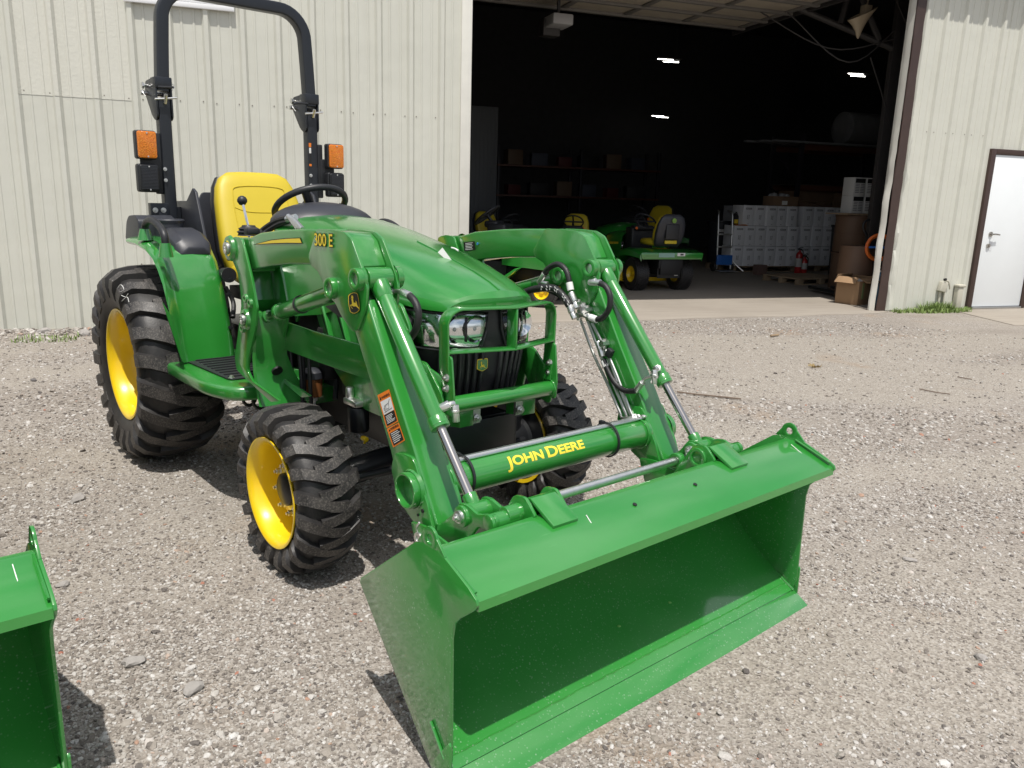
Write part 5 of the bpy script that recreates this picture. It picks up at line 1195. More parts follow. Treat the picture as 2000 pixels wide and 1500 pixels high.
# ceiling strip lights, lit
mat('tube_light', (.9, .9, .9), .4, emit=(1, .97, .90), estr=12.)
for i, (px_, py_, d_, lb) in enumerate((((1306, 120, 7.0, 'pair of lit strip lights, upper left of the three in the dark shed')), (1290, 229, 11.5, 'pair of lit strip lights, lowest and farthest of the three'), (1674, 148, 6.0, 'pair of lit strip lights near the right jamb of the doorway'))):
    q = at_d(px_, py_, d_); lt = bempty('strip_light', q[0], q[1], q[2], 0, lb, 'ceiling light', 'lit strip lights in the shed')
    lt.rotation_euler = (0, 0, R(58))
    b = MB(); b.box((0, 0, .04), (.50, .34, .03)); b.box((-.15, 0, .35), (.006, .006, .6)); b.box((.15, 0, .35), (.006, .006, .6)); b.build('housing', 'steel_dark', lt, .004)
    for y in (-.13, .13):
        b = MB(); b.cyl((-.18+y*.8, y, .014), (.16+y*.8, y, .014), .006, n=12); b.build('light_tube', 'tube_light', lt)
# steel frame: columns, haunch, truss by the right jamb
fr = bpy.data.objects.new('steel_frame', None); COL.objects.link(fr); fr.parent = BL; fr['label'] = 'dark steel column and truss just inside the right jamb of the doorway'
b = MB(); b.box((11.15, 1.1, 2.3), (.16, .16, 4.6)); b.build('column', 'steel_dark', fr, .006)
b = MB(); b.box((11.10, 1.0, 2.3), (.26, .012, 4.6)); b.build('flange', 'steel_dark', fr, .002)
for a, c in (((9.3, 2.0, 4.35), (11.15, 1.1, 3.55)), ((9.0, 2.2, 4.55), (11.15, 1.1, 4.5)), ((9.8, 1.75, 4.15), (9.9, 1.7, 4.5)), ((10.4, 1.45, 3.9), (10.5, 1.4, 4.5)), ((10.9, 1.2, 3.68), (10.5, 1.4, 4.5)), ((11.15, 1.1, 3.1), (11.9, .9, 3.75))):
    b = MB(); b.cyl(a, c, .045, n=8); b.build('brace', 'steel_dark', fr)
for pts in ([(9.2, 2.0, 4.15), (10.2, 1.4, 3.55), (11.1, 1.0, 3.7)], [(9.6, 1.6, 4.0), (10.4, 1.2, 3.35), (11.1, 1.0, 3.9)], [(10.6, 1.0, 3.4), (10.9, 1.0, 2.9), (11.12, 1.0, 2.45)], [(10.9, 1.0, 4.2), (11.25, .95, 3.6), (11.22, .95, 2.9)]):
    b = MB(); b.tube(pts, .010, 6, 6); b.build('cable', 'steel_dark', fr)
# horn-shaped loudspeaker under the truss
q = at_d(1678, 52, 1.0); hn_ = bempty('horn_loudspeaker', q[0], q[1], q[2]-.18, 0, 'tan horn loudspeaker hanging under the truss at the doorway corner', 'loudspeaker')
b = MB(); rows = []
for t, rr in ((.30, .205), (.285, .195), (.20, .12), (.10, .055), (.0, .018), (-.02, .006)):
    rows.append([(rr*math.cos(a)+.10*t, rr*.7*math.sin(a), t+.05+.10*math.cos(a)*(t/.3)) for a in [2*PI*i/22 for i in range(22)]])
b.loft(rows); b.build('horn', mat('horn_tan', (.34, .28, .20), .5), hn_, ang=50, solid=.004)
b = MB(); b.box((.10, .02, .40), (.12, .10, .12)); b.tube([(.10, .02, .44), (.13, .04, .52), (.12, .06, .64)], .012, 8, 3); b.build('driver', mat('horn_tan', (.34, .28, .20), .5), hn_, .01)

# ---------------- riding mowers
def mower(label, u, d, yaw, seat_back='yellow'):
    M = bempty('riding_mower', u, d, FZ, yaw, label, 'riding mower', 'riding mowers parked in the shed')
    def tyre(nm, x, y, r, w_, rr):
        root = bpy.data.objects.new('wheel', None); COL.objects.link(root); root.parent = M
        prof = [(-w_*.42, rr), (-w_*.5, rr*1.25), (-w_*.48, r*.9), (-w_*.36, r*.985), (0, r), (w_*.36, r*.985), (w_*.48, r*.9), (w_*.5, rr*1.25), (w_*.42, rr)]
        b = MB(); b.lathe(prof, (x, y, r), 'y', 36)
        nt_ = 44
        for k_ in range(nt_):
            for j in range(5):
                a = 2*PI*(k_+.5*(j % 2))/nt_; yy = y+(-.36+.18*j)*w_; rr2 = r*(.992 if j in (0, 4) else 1.002)
                ca, sa = math.cos(a), math.sin(a); rm_ = Matrix.Rotation(-a, 3, 'Y') @ Matrix.Rotation(R(28 if j % 2 else -28), 3, 'X')
                b.box((x+rr2*ca, yy, r+rr2*sa), (.012, w_*.17, r*.075), rm_)
        b.build('tyre', 'rubber', root, ang=30)
        for s2 in (-1, 1):
            b = MB(); b.lathe([(s2*w_*.44, rr*1.02), (s2*w_*.46, rr*.96), (s2*w_*.40, rr*.88), (s2*w_*.22, rr*.75), (s2*w_*.20, rr*.32), (s2*w_*.34, rr*.26), (s2*w_*.35, 0)], (x, y, r), 'y', 28); b.build('rim', 'yellow', root, ang=40)
    for y in (-.37, .37): tyre('rear', 0, y, .235, .21, .115); tyre('front', 1.22, y*.95, .175, .15, .085)
    b = MB()   # hood
    rows = []
    for x, w_, z0, z1 in ((.72, .255, .44, .82), (.95, .26, .42, .83), (1.2, .255, .40, .80), (1.38, .235, .40, .75), (1.47, .20, .42, .68), (1.50, .15, .45, .60)):
        rows.append([(x, -w_, z0), (x, -w_*1.02, (z0+z1)/2), (x, -w_*.93, z1-.07), (x, -w_*.7, z1-.015), (x, 0, z1), (x, w_*.7, z1-.015), (x, w_*.93, z1-.07), (x, w_*1.02, (z0+z1)/2), (x, w_, z0)])
    b.loft(rows); b.add(rows[-1], [tuple(range(9))]); hd = b.build('hood', 'green', M, ang=40, solid=.004)
    for s2 in (-1, 1):
        b = MB(); b.loft([[(.80, s2*.262, .655), (.80, s2*.264, .625)], [(1.1, s2*.266, .64), (1.1, s2*.267, .60)], [(1.35, s2*.247, .60), (1.35, s2*.248, .56)]]); b.build('hood_stripe', 'yellow_print', hd, solid=.002)
        b = MB(); b.lathe([(0, .0), (.01, .04), (-.02, .055)], (1.455, s2*.15, .57), 'x', 16); b.build('headlight', 'chrome', hd)
    b = MB(); b.box((1.45, 0, .45), (.10, .30, .14)); b.build('grille', 'black_plastic', M, .01)
    b = MB(); b.box((.62, 0, .72), (.22, .38, .34)); b.box((.55, 0, .88), (.16, .34, .08)); b.build('dash', 'black_plastic', M, .03, 3)
    b = MB(); c_ = V(.46, 0, .98); T_ = Matrix.Rotation(R(-38), 3, 'Y'); b.tube([c_+T_@V(.17*math.cos(a), .17*math.sin(a), 0) for a in [2*PI*i/28 for i in range(28)]], .013, 8, closed=True)
    b.tube([c_+T_@V(.16, 0, 0), c_, c_+T_@V(-.16, 0, 0)], .014, 6); b.tube([c_+T_@V(0, .16, 0), c_, c_+T_@V(0, -.16, 0)], .014, 6); b.cyl(c_, (.60, 0, .80), .02, n=10); b.build('steering_wheel', 'black_plastic', M)
    # fender deck over the rear wheels
    b = MB(); rows = []
    for x, z, w_, dr_ in ((-.36, .50, .50, .06), (-.35, .565, .52, .08), (-.20, .60, .53, .10), (.05, .61, .53, .10), (.25, .58, .52, .10), (.36, .48, .51, .08), (.42, .38, .50, .04)):
        rows.append([(x, -w_, z-dr_), (x, -w_, z-.025), (x, -w_+.03, z), (x, 0, z+.004), (x, w_-.03, z), (x, w_, z-.025), (x, w_, z-dr_)])
    b.loft(rows); b.build('fender', 'green', M, ang=45, solid=.006)
    b = MB(); b.prism(fillet([(-.50, .475), (.50, .475), (.52, .57), (-.52, .57)], .03, 3), -.372, -.362, 'x'); bb = b.build('rear_bumper', 'green', M, .004)
    b = MB(); b.box((-.374, .10, .535), (.004, .26, .06)); b.build('reflector_strip', mat('pale_green', (.25, .42, .36), .4), bb); b = MB(); b.box((-.375, -.14, .545), (.004, .13, .045)); b.build('rear_label', 'white_print', bb); b = MB(); b.box((-.378, -.15, .545), (.003, .05, .022)); b.build('rear_label_print', 'black_print', bb)
    # seat
    b = MB(); b.loft(rbox([((-.12, 0, .68), .02, .15, (1, 0, 0)), ((-.14, 0, .70), .05, .20, (1, 0, .1)), ((-.18, 0, .82), .06, .23, (1, 0, .2)), ((-.22, 0, .95), .055, .22, (1, 0, .2)), ((-.255, 0, 1.06), .045, .18, (1, 0, .2)), ((-.265, 0, 1.10), .02, .11, (1, 0, .2))], 28, .55), closed=True, cap=True); st = b.build('seat', 'seat_yellow', M, ang=80)
    b = MB(); b.loft(rbox([((x, 0, .70), hz, hy, (0, 0, 1)) for x, hz, hy in ((-.14, .02, .16), (-.10, .05, .20), (.08, .055, .22), (.22, .05, .21), (.28, .02, .16))], 28, .55), closed=True, cap=True); b.build('cushion', 'seat_yellow', st, ang=80)
    b = MB(); b.loft(rbox([((-.17, 0, .645), .04, .19, (1, 0, 0)), ((-.21, 0, .72), .055, .225, (1, 0, .1)), ((-.245, 0, .83), .05, .235, (1, 0, .2)), ((-.275, 0, .96), .045, .225, (1, 0, .2)), ((-.30, 0, 1.06), .035, .185, (1, 0, .2)), ((-.305, 0, 1.105), .015, .12, (1, 0, .2))], 28, .55), closed=True, cap=True); b.build('seat_shell', 'grey_plastic', st, ang=80)
    b = MB(); b.box((-.318, 0, .86), (.03, .22, .22)); b.build('shell_recess', 'black_plastic', st, .02, 3)
    b = MB(); b.lathe([(0, .0), (0, .036), (-.008, .034), (-.01, 0)], (-.345, 0, 1.02), 'x', 20); b.build('seat_badge', mat('badge_green', (.16, .30, .05), .4), st)
    b = MB(); b.box((-.285, 0, .715), (.03, .20, .05)); b.build('seat_slot', 'seat_yellow', st, .01)
    # body, hitch plate, deck, footrests
    b = MB(); b.box((.2, 0, .36), (1.1, .34, .22)); b.box((1.1, 0, .34), (.7, .30, .16)); b.box((-.25, 0, .42), (.18, .40, .16)); b.cyl((0, -.3, .235), (0, .3, .235), .05, n=14); b.cyl((1.22, -.3, .175), (1.22, .3, .175), .03, n=12); b.build('chassis', 'dark', M, .01)
    b = MB(); b.prism(fillet([(-.19, .20), (.19, .20), (.19, .42), (-.19, .42)], .01, 2), -.30, -.285, 'x'); hp = b.build('hitch_plate', 'black_plastic', M, .003); b = MB(); b.box((-.304, -.01, .31), (.006, .26, .018)); b.box((-.304, -.01, .40), (.006, .25, .012)); b.build('hitch_slot', 'steel_dark', hp); b = MB(); b.box((-.304, -.12, .26), (.004, .06, .05)); b.build('hitch_label', 'white_print', hp)
    for s2 in (-1, 1):
        b = MB(); b.prism([(.32, .40), (.42, .32), (.75, .30), (.92, .42), (.96, .42), (.78, .26), (.40, .27), (.28, .38)], s2*.18, s2*.46); b.build('footrest', 'green', M, .01)
    b = MB(); b.prism(fillet([(.30, -.54), (.95, -.54), (1.02, -.3), (1.02, .3), (.95, .54), (.30, .54), (.24, .2), (.24, -.2)], .10, 4), .10, .235, 'z'); dk = b.build('mower_deck', 'yellow', M, .02, 3)
    b = MB(); b.cyl((.62, -.3, .235), (.62, -.3, .30), .07, n=16); b.cyl((.62, .3, .235), (.62, .3, .30), .07, n=16); b.build('spindle', 'black_plastic', dk, .008)
    b = MB(); b.lathe([(0, .0), (.0, .02), (-.012, .018), (-.014, 0)], (.42, .17, .88), 'x', 14); b.build('control_knob', mat('orange_knob', (.75, .16, .02), .4), M)
    return M
mw = mower('green riding mower with its black seat back turned to the open doorway', 8.40, 2.58, 92); mw.scale = (1.06, 1.06, 1.06)
mw = mower('large dim green riding mower turned towards the yard, headlight showing above the loader arm', 10.05, 5.85, 208); mw.scale = (1.16, 1.16, 1.16)
mw = mower('green riding mower nearest the doorway, half hidden behind the loader arm', 4.85, 1.95, -33); mw.scale = (1.14, 1.14, 1.14)
mower('dark riding mower deep in the shed, only its yellow seat clear above the loader arm', 7.78, 4.5, -118)
mower('dark green riding mower beyond the doorway corner, left of the yellow seat', 6.3, 4.6, -70)
mower('dark riding mower at the far side of the hand truck, mostly hidden', 11.0, 7.4, 185)
# ---------------- pallets and cartons
def pallet(name, u, d, z, yaw, w_, l_, label, group=None, lean=None):
    P0 = bempty(name, u, d, z, yaw, label, 'pallet', group); mat('pallet_wood', (.30, .22, .14), .8, var=.35, vscale=12)
    nb = 7
    for i in range(nb):
        b = MB(); b.box((-w_/2+(i+.5)*w_/nb, 0, .105), (w_/nb*.8, l_, .02)); b.build('deck_board', 'pallet_wood', P0, .002)
    for y in (-l_/2+.06, 0, l_/2-.06):
        for x in (-w_/2+.07, 0, w_/2-.07):
            b = MB(); b.box((x, y, .055), (.12, .09, .078)); b.build('block', 'pallet_wood', P0, .003)
    for y in (-l_/2+.06, 0, l_/2-.06):
        b = MB(); b.box((0, y, .008), (w_, .09, .014)); b.build('bottom_board', 'pallet_wood', P0, .002)
    return P0
pallet('wooden_pallet', 12.52, 5.95, FZ, 0, 1.65, 1.0, 'wooden pallet under the nearer stack of white cartons', 'pallets carrying cartons')
pallet('wooden_pallet', 13.95, 6.05, FZ, 0, 1.15, 1.0, 'wooden pallet under the right-hand stack of white cartons', 'pallets carrying cartons')
def carton_mat():
    k = NT('white_carton'); b = k.b; g = k.n('ShaderNodeTexCoord'); s_ = k.n('ShaderNodeSeparateXYZ'); k.l(g.outputs['Generated'], s_.inputs[0])
    def band(o_, a, c):
        m1 = k.n('ShaderNodeMath', operation='GREATER_THAN'); k.l(o_, m1.inputs[0]); m1.inputs[1].default_value = a
        m2 = k.n('ShaderNodeMath', operation='LESS_THAN'); k.l(o_, m2.inputs[0]); m2.inputs[1].default_value = c
        m3 = k.n('ShaderNodeMath', operation='MULTIPLY'); k.l(m1.outputs[0], m3.inputs[0]); k.l(m2.outputs[0], m3.inputs[1]); return m3.outputs[0]
    def AND(a, c): m = k.n('ShaderNodeMath', operation='MULTIPLY'); k.l(a, m.inputs[0]); k.l(c, m.inputs[1]); return m.outputs[0]
    def OR(a, c): m = k.n('ShaderNodeMath', operation='MAXIMUM'); k.l(a, m.inputs[0]); k.l(c, m.inputs[1]); return m.outputs[0]
    X, Z = s_.outputs[0], s_.outputs[2]
    p1 = AND(band(X, .22, .78), band(Z, .78, .88)); p2 = AND(band(X, .40, .47), band(Z, .30, .52)); p3 = AND(band(X, .53, .60), band(Z, .30, .52)); p4 = AND(band(X, .44, .58), band(Z, .06, .09))
    nz = k.ramp(k.noise(k.coord('Generated', (40, 1, 14)), 1.5, 2), ((.45, .2), (.55, 1.)))
    f = AND(OR(OR(p1, p2), OR(p3, p4)), nz)
    k.l(k.mix(f, (.78, .79, .82), (.12, .12, .13)), b.inputs['Base Color']); b.inputs['Roughness'].default_value = .65; MATS['carton'] = k.m
carton_mat(); mat('cardboard', (.34, .215, .12), .8, var=.15); mat('cardboard_dark', (.22, .14, .085), .8, var=.2)
ORD = ['first', 'second', 'third', 'fourth', 'fifth', 'sixth', 'seventh']
def carton_mesh(w_, dd, h):
    b = MB(); b.box((0, 0, h/2), (w_, dd, h)); return b
def cartons(u0, n, w_, h, d0, rows_, zb, stack):
    for r_, (cnt, off) in enumerate(rows_):
        for c_ in range(cnt):
            for dep in (0,):
                b = carton_mesh(w_-.006, .40, h-.006); o = b.build('carton', 'carton', None, .004)
                o.location = bw(u0+off+w_*(c_+.5), d0+.2+random.uniform(-.025, .025), zb+h*r_); o.rotation_euler = (0, 0, BROT+R(random.uniform(-3, 3)))
                rown = ('bottom', 'middle', 'top')[r_]
                tag(o, f'white printed carton, {ORD[c_]} from the left in the {rown} row of the {stack}', 'carton', 'white cartons stacked on pallets')
ZB = FZ+.122
cartons(11.68, 6, .262, .408, 5.45, ((6, 0), (6, 0), (5, .20)), ZB, 'nearer stack')
cartons(13.40, 4, .278, .410, 5.55, ((4, 0), (4, 0), (4, 0)), ZB, 'right-hand stack')
# the second rank of the stacks, seen only as bulk behind
o = MB().box((0, 0, .60), (1.15, .5, 1.20)).build('wrapped_stack', mat('wrap', (.35, .36, .38), .4), None, .01); o.location = bw(12.62, 6.2, ZB); o.rotation_euler = (0, 0, BROT); tag(o, 'wrapped white goods behind the nearer rank of cartons', 'wrapped goods')
def lone(name, mb, m, u, d, z, yaw, label, cat, bevel=.004, group=None):
    o = mb.build(name, m, None, bevel); o.location = bw(u, d, z); o.rotation_euler = (0, 0, BROT+R(yaw)); tag(o, label, cat, group); return o
T3 = ZB+.408*3+.002
cb = bempty('open_cardboard_box', 12.95, 5.75, T3, 0, 'low brown box of plastic wrap on top of the white cartons', 'box')
b = MB(); b.box((0, 0, .095), (.62, .36, .19)); b.build('box_body', 'cardboard_dark', cb, .004); b = MB(); b.box((-.03, -.182, .06), (.13, .004, .08)); b.build('box_label', 'white_print', cb)
b = MB()
for i in range(9): c_ = V(random.uniform(-.24, .24), random.uniform(-.12, .12), .20); r_ = random.uniform(.05, .09); b.lathe([(-r_*.5, r_*.6), (0, r_), (r_*.6, r_*.6), (r_*.8, .0)], c_, 'z', 9)
b.build('plastic_wrap', mat('wrap_film', (.42, .43, .45), .25), cb, ang=15)
for i, (uu, ww) in enumerate(((13.45, .5), (13.75, .55))):
    sb = bempty('folded_cardboard', uu, 5.85, T3, 12*(i*2-1), ('flattened cardboard sheet beside the box on the white cartons', 'splayed cardboard sheet at the right on top of the white cartons')[i], 'cardboard')
    for j in range(4): b = MB(); b.box((random.uniform(-.05, .05), 0, .012+.028*j), (ww, .4, .010), Matrix.Rotation(R(random.uniform(-9, 9)), 3, 'Y')); b.build('sheet', 'cardboard_dark', sb, .002)
# oil bottle and orange cloth on the step of the stack
q = at_d(1471, 442, 5.42); ob_ = bempty('oil_bottle', 11.80, 5.62, ZB+.818, 0, 'small black oil bottle with a yellow label on the white cartons', 'bottle')
b = MB(); b.prism(fillet([(-.055, 0), (.055, 0), (.055, .17), (.025, .21), (.025, .235), (-.01, .235), (-.045, .19), (-.055, .16)], .012, 3), -.035, .035); b.build('bottle_body', 'black_plastic', ob_, .008); b = MB(); b.cyl((.008, 0, .236), (.008, 0, .262), .02, n=14); b.build('cap', 'black_print', ob_); b = MB(); b.box((.0, -.0365, .07), (.09, .002, .08)); b.build('bottle_label', 'yellow_print', ob_)
b = MB(); rows = []
for j in range(7): rows.append([(-.16+.05*i+.01*math.sin(j*2+i), .10-.04*j*(j < 4)-.02*(j >= 4), (.012+.008*math.sin(i*1.3+j)) if j < 4 else .012-.045*(j-3)) for i in range(7)])
b.loft(rows); lone('orange_cloth', b, mat('cloth_orange', (.72, .24, .04), .8), 11.86-.0, 5.44+.02, ZB+.818, 0, 'orange cloth draped over the left corner of the white cartons', 'cloth', 0)
# hand truck
q = fl(1408, 532); ht = bempty('hand_truck', q[0]+.05, q[1], FZ, -8, 'blue and silver folding hand truck left of the white cartons', 'hand truck')
for x in (-.15, .15):
    b = MB(); b.tube([(x, 0, .06), (x, .05, .6), (x, .11, 1.12), (x*.8, .17, 1.2), (x*.7, .25, 1.22)], .017, 10, 4); b.build('rail', 'zinc', ht)
    b = MB(); b.lathe([(-.03, .03), (-.03, .09), (-.015, .1), (.015, .1), (.03, .09), (.03, .03)], (x*1.25, .07, .10), 'x', 24); b.build('wheel', 'rubber', ht)
b = MB(); b.box((0, .0, .24), (.34, .06, .20)); b.build('frame_block', mat('truck_blue', (.03, .16, .55), .4), ht, .015); b = MB(); b.box((0, .02, .5), (.32, .03, .03)); b.box((0, .05, .75), (.32, .03, .03)); b.build('crossbar', 'zinc', ht, .004)
b = MB(); b.box((0, -.16, .03), (.40, .26, .012)); b.build('toe_plate', 'zinc', ht, .003); b = MB(); b.tube([(.18, -.02, .22), (.26, -.1, .12), (.36, -.16, .03)], .014, 8, 3); b.build('strut', 'zinc', ht)
# fire extinguishers
for i, (px_, h, lb) in enumerate(((1557, .46, 'taller red fire extinguisher in front of the white cartons'), (1568, .33, 'shorter red fire extinguisher at the right of the taller one'))):
    q = fl(px_, 538); fe = bempty('fire_extinguisher', q[0], q[1], FZ, 0, lb, 'fire extinguisher', 'fire extinguishers'); rr = .065
    b = MB(); b.lathe([(0, 0), (.0, rr*.9), (.02, rr), (h-.06, rr), (h-.02, rr*.75), (h, .025), (h+.03, .022)], (0, 0, 0), 'z', 24); b.build('cylinder', mat('extinguisher_red', (.42, .02, .02), .3, coat=.5), fe)
    b = MB(); b.box((0, 0, h+.05), (.03, .10, .035)); b.tube([(0, .03, h+.07), (0, -.05, h+.095), (0, -.09, h+.085)], .009, 6, 3); b.build('valve_handle', 'black_plastic', fe, .004)
    b = MB(); b.tube([(.02, 0, h+.04), (.08, 0, h), (.085, 0, h*.6), (.075, 0, h*.35)], .010, 8, 4); b.build('hose', 'hose', fe); b = MB(); b.lathe([(h*.35, rr*1.012), (h*.72, rr*1.012)], (0, 0, 0), 'z', 24); b.build('label_band', mat('label_grey', (.5, .5, .48), .5), fe)
# small can carton on the floor
lone('small_carton', MB().box((0, 0, .10), (.22, .16, .20)), mat('dull_red_box', (.16, .10, .085), .7), *fl(1483, 538)[:2], FZ, 8, 'small dark printed carton on the floor before the pallet', 'carton')
# flat pallet lying on the floor with boards on it
q = fl(1565, 552); pallet('flat_pallet', q[0]+.05, q[1], FZ, 8, 1.2, .9, 'weathered empty pallet lying flat on the shed floor')
# dark waste bin with a label
q = at_d(1632, 525, 4.9); bn = bempty('waste_bin', q[0], 4.75, FZ, 0, 'tall black waste bin in front of the right-hand cartons', 'bin')
b = MB(); b.lathe([(0, 0), (0, .22), (.02, .23), (.95, .265), (.97, .285), (1.0, .285), (1.0, .25), (.9, .24)], (0, 0, 0), 'z', 28); b.build('barrel', mat('bin_plastic', (.018, .022, .030), .45), bn); b = MB(); b.box((-.12, -.243, .80), (.15, .006, .06), Matrix.Rotation(R(-24), 3, 'Z')); b.build('bin_label', 'white_print', bn)
q = at_d(1392, 500, 6.6); bn2 = bempty('waste_bin', q[0], 6.4, FZ, 0, 'black waste bin standing behind the hand truck', 'bin')
for o in bn.children: c_ = o.copy(); COL.objects.link(c_); c_.parent = bn2
# brown fibre drums, stacked, with boxed goods on top
for i, (z, lb) in enumerate(((FZ, 'lower brown fibre drum inside the right jamb'), (FZ+.62, 'upper brown fibre drum standing on another drum'))):
    dr_ = bempty('fibre_drum', 12.05, 2.55, z, 0, lb, 'drum', 'brown drums by the right jamb')
    b = MB(); b.lathe([(0, 0), (0, .28), (.015, .29), (.58, .29), (.585, .30), (.605, .30), (.61, .28), (.61, 0)], (0, 0, 0), 'z', 32); b.build('drum_body', mat('drum_brown', (.16, .095, .06), .6, var=.15), dr_); b = MB(); b.ring((0, 0, .30), (0, 0, .32), .294, .28, 32); b.build('drum_band', mat('drum_brown', (.16, .095, .06), .6), dr_)
lone('wooden_board', MB().box((0, 0, .0125), (.75, .55, .025)), 'pallet_wood', 12.05, 2.55, FZ+1.235, 0, 'thin board on top of the brown drums', 'board')
def print_box():
    mb = MB(); mb.box((0, 0, .145), (.24, .26, .288)); return mb
for r_ in range(2):
    for c_ in range(2):
        pb = bempty('printed_box', 11.93+.245*c_, 2.50, FZ+1.262+.29*r_, 0, f'white box with black print, {("left", "right")[c_]} one of the {("lower", "upper")[r_]} pair on the drums', 'box', 'printed boxes on the drums')
        print_box().build('box_body', mat('box_pale', (.55, .55, .54), .6), pb, .004); b = MB(); b.box((0, -.1305, .235), (.20, .002, .07)); b.build('print_block', 'black_print', pb); b = MB()
        for j in range(6):
            for x in (-.05, .05): b.box((x, -.1305, .18-.026*j), (.08, .002, .012))
        b.build('print_lines', mat('print_grey', (.16, .16, .17), .6), pb)
# pallet jack handle and orange hose
q = at_d(1701, 440, 1.05); pj = bempty('pallet_jack', q[0], q[1], FZ, 80, 'black pallet jack standing upright just inside the right jamb', 'pallet jack')
b = MB(); b.tube([(0, 0, .15), (.0, 0, .88)], .02, 10); b.build('shaft', 'black_paint', pj)
b = MB(); b.tube([(0, 0, .88), (0, .04, .95), (0, .11, 1.05), (0, .12, 1.13), (0, .06, 1.18), (0, -.06, 1.18), (0, -.12, 1.13), (0, -.11, 1.05), (0, -.04, .95)], .017, 10, 3, closed=True); b.build('handle', 'black_paint', pj)
for y in (-.2, .2): b = MB(); b.box((.55, y, .07), (1.1, .15, .05)); b.build('fork', 'black_paint', pj, .01)
b = MB(); b.box((0, 0, .16), (.2, .4, .18)); b.build('base', 'black_paint', pj, .02)
q = at_d(1717, 477, .80); oh = bempty('hose_coil', q[0], q[1], FZ, -25, 'bright orange air hose coiled and hung behind the right jamb', 'hose')
b = MB()
for i in range(5): b.tube([((.175-.012*(i % 3))*math.cos(t), .018*i-.04, .80+(.19-.014*(i % 3))*math.sin(t)) for t in [2*PI*k_/28 for k_ in range(28)]], .013, 8, closed=True)
b.build('coil', mat('hose_orange', (.80, .17, .02), .45), oh)
b = MB(); b.box((0, .06, .42), (.04, .04, .84)); b.box((0, .06, .01), (.3, .3, .02)); b.build('stand', 'steel_dark', oh, .004); b = MB(); b.box((0, 0, .80), (.36, .03, .03)); b.build('hanger', mat('truck_blue', (.03, .16, .55), .4), oh, .004)
# open cardboard box at the threshold
q = fl(1645, 588); kb = bempty('cardboard_box', 10.60, .72, FZ, 18, 'open brown cardboard box at the right edge of the doorway', 'box')
b = MB()
for (x, y, sx, sy) in ((0, -.17, .42, .008), (0, .17, .42, .008), (-.206, 0, .008, .332), (.206, 0, .008, .332)): b.box((x, y, .17), (sx, sy, .34))
b.box((0, 0, .006), (.41, .33, .008)); b.build('box_walls', 'cardboard', kb, .001)
for (x, y, sx, sy, ax, an) in ((0, -.23, .40, .13, 'X', 25), (-.26, 0, .13, .32, 'Y', -38), (.24, 0, .10, .32, 'Y', 55), (0, .2, .4, .13, 'X', -70)):
    b = MB(); b.box((x, y, .35), (sx, sy, .006), Matrix.Rotation(R(an), 3, ax)); b.build('flap', 'cardboard', kb, .001)
b = MB(); b.box((-.1, -.175, .2), (.05, .003, .22)); b.build('tape', mat('tape_green', (.30, .38, .16), .5), kb); b = MB(); b.box((.08, 0, .30), (.2, .2, .05), Matrix.Rotation(R(20), 3, 'X')); b.build('paper', 'white_print', kb)
# blue water jug and brown drum beside it
wj = bempty('water_jug', 10.92, .62, FZ, 0, 'translucent blue water jug tucked behind the jamb', 'jug'); b = MB(); b.lathe([(0, 0), (0, .12), (.02, .135), (.30, .135), (.36, .10), (.40, .04), (.46, .035), (.46, 0)], (0, 0, 0), 'z', 24); b.build('jug_body', mat('jug_blue', (.10, .24, .36), .25), wj); b = MB(); b.cyl((0, 0, .46), (0, 0, .485), .04, n=16); b.build('jug_cap', 'white_print', wj)
dd = bempty('fibre_drum', 10.98, 1.18, FZ, 0, 'dull brown drum standing behind the open cardboard box', 'drum', 'brown drums by the right jamb')
b = MB(); b.lathe([(0, 0), (0, .25), (.02, .26), (.36, .255), (.38, .27), (.40, .27), (.78, .26), (.80, .25), (.80, 0)], (0, 0, 0), 'z', 28); b.build('drum_body', mat('drum_brown', (.16, .095, .06), .6, var=.15), dd)
# pallet rack with long stock and a wrapped roll
rk = bempty('pallet_rack', 14.0, 6.6, FZ, 0, 'tall dark pallet rack behind the white cartons at the right', 'rack')
mat('rack_paint', (.022, .022, .028), .5)
for x in (.0, 2.6):
    for y in (0, 1.0): b = MB(); b.box((x, y, 1.45), (.09, .08, 2.9)); b.build('upright', 'rack_paint', rk, .003)
    b = MB()
    for j in range(3): b.cyl((x, 0, .3+.8*j), (x, 1., 1.0+.8*j), .02, n=6)
    b.build('lattice', 'rack_paint', rk)
for z in (1.0, 1.75, 2.62):
    for y in (0, 1.0): b = MB(); b.box((1.3, y, z), (2.6, .05, .12)); b.build('beam', mat('beam_rust', (.10, .035, .02), .55), rk, .003)
    b = MB(); b.box((1.3, .5, z+.07), (2.6, .95, .02)); b.build('shelf_board', mat('shelf_dark', (.05, .045, .04), .7), rk, .002)
for j in range(4):
    lb = ('nearest', 'second', 'third', 'farthest')[j]
    o = MB().box((1.1, 0, .02), (2.9+.15*j, .11, .04)).build('long_board', mat('grey_stock', (.22, .23, .25), .5), None, .003); o.location = bw(13.62-.1*(j % 2), 6.62+.2*j, FZ+2.702+.001*j); o.rotation_euler = (0, 0, BROT+R(-2+j)); tag(o, f'long pale plank lying on top of the rack, {lb} of four', 'plank', 'planks on the pallet rack')
rl = MB(); rl.lathe([(0, .0), (0, .10), (0, .33), (.02, .36), (1.4, .36), (1.42, .33), (1.42, 0)], (0, 0, .36), 'x', 28); ro = lone('wrapped_roll', rl, mat('roll_grey', (.16, .165, .175), .4, var=.3), 15.3, 6.95, FZ+2.745, 0, 'fat grey wrapped roll lying on top of the rack', 'roll', 0)
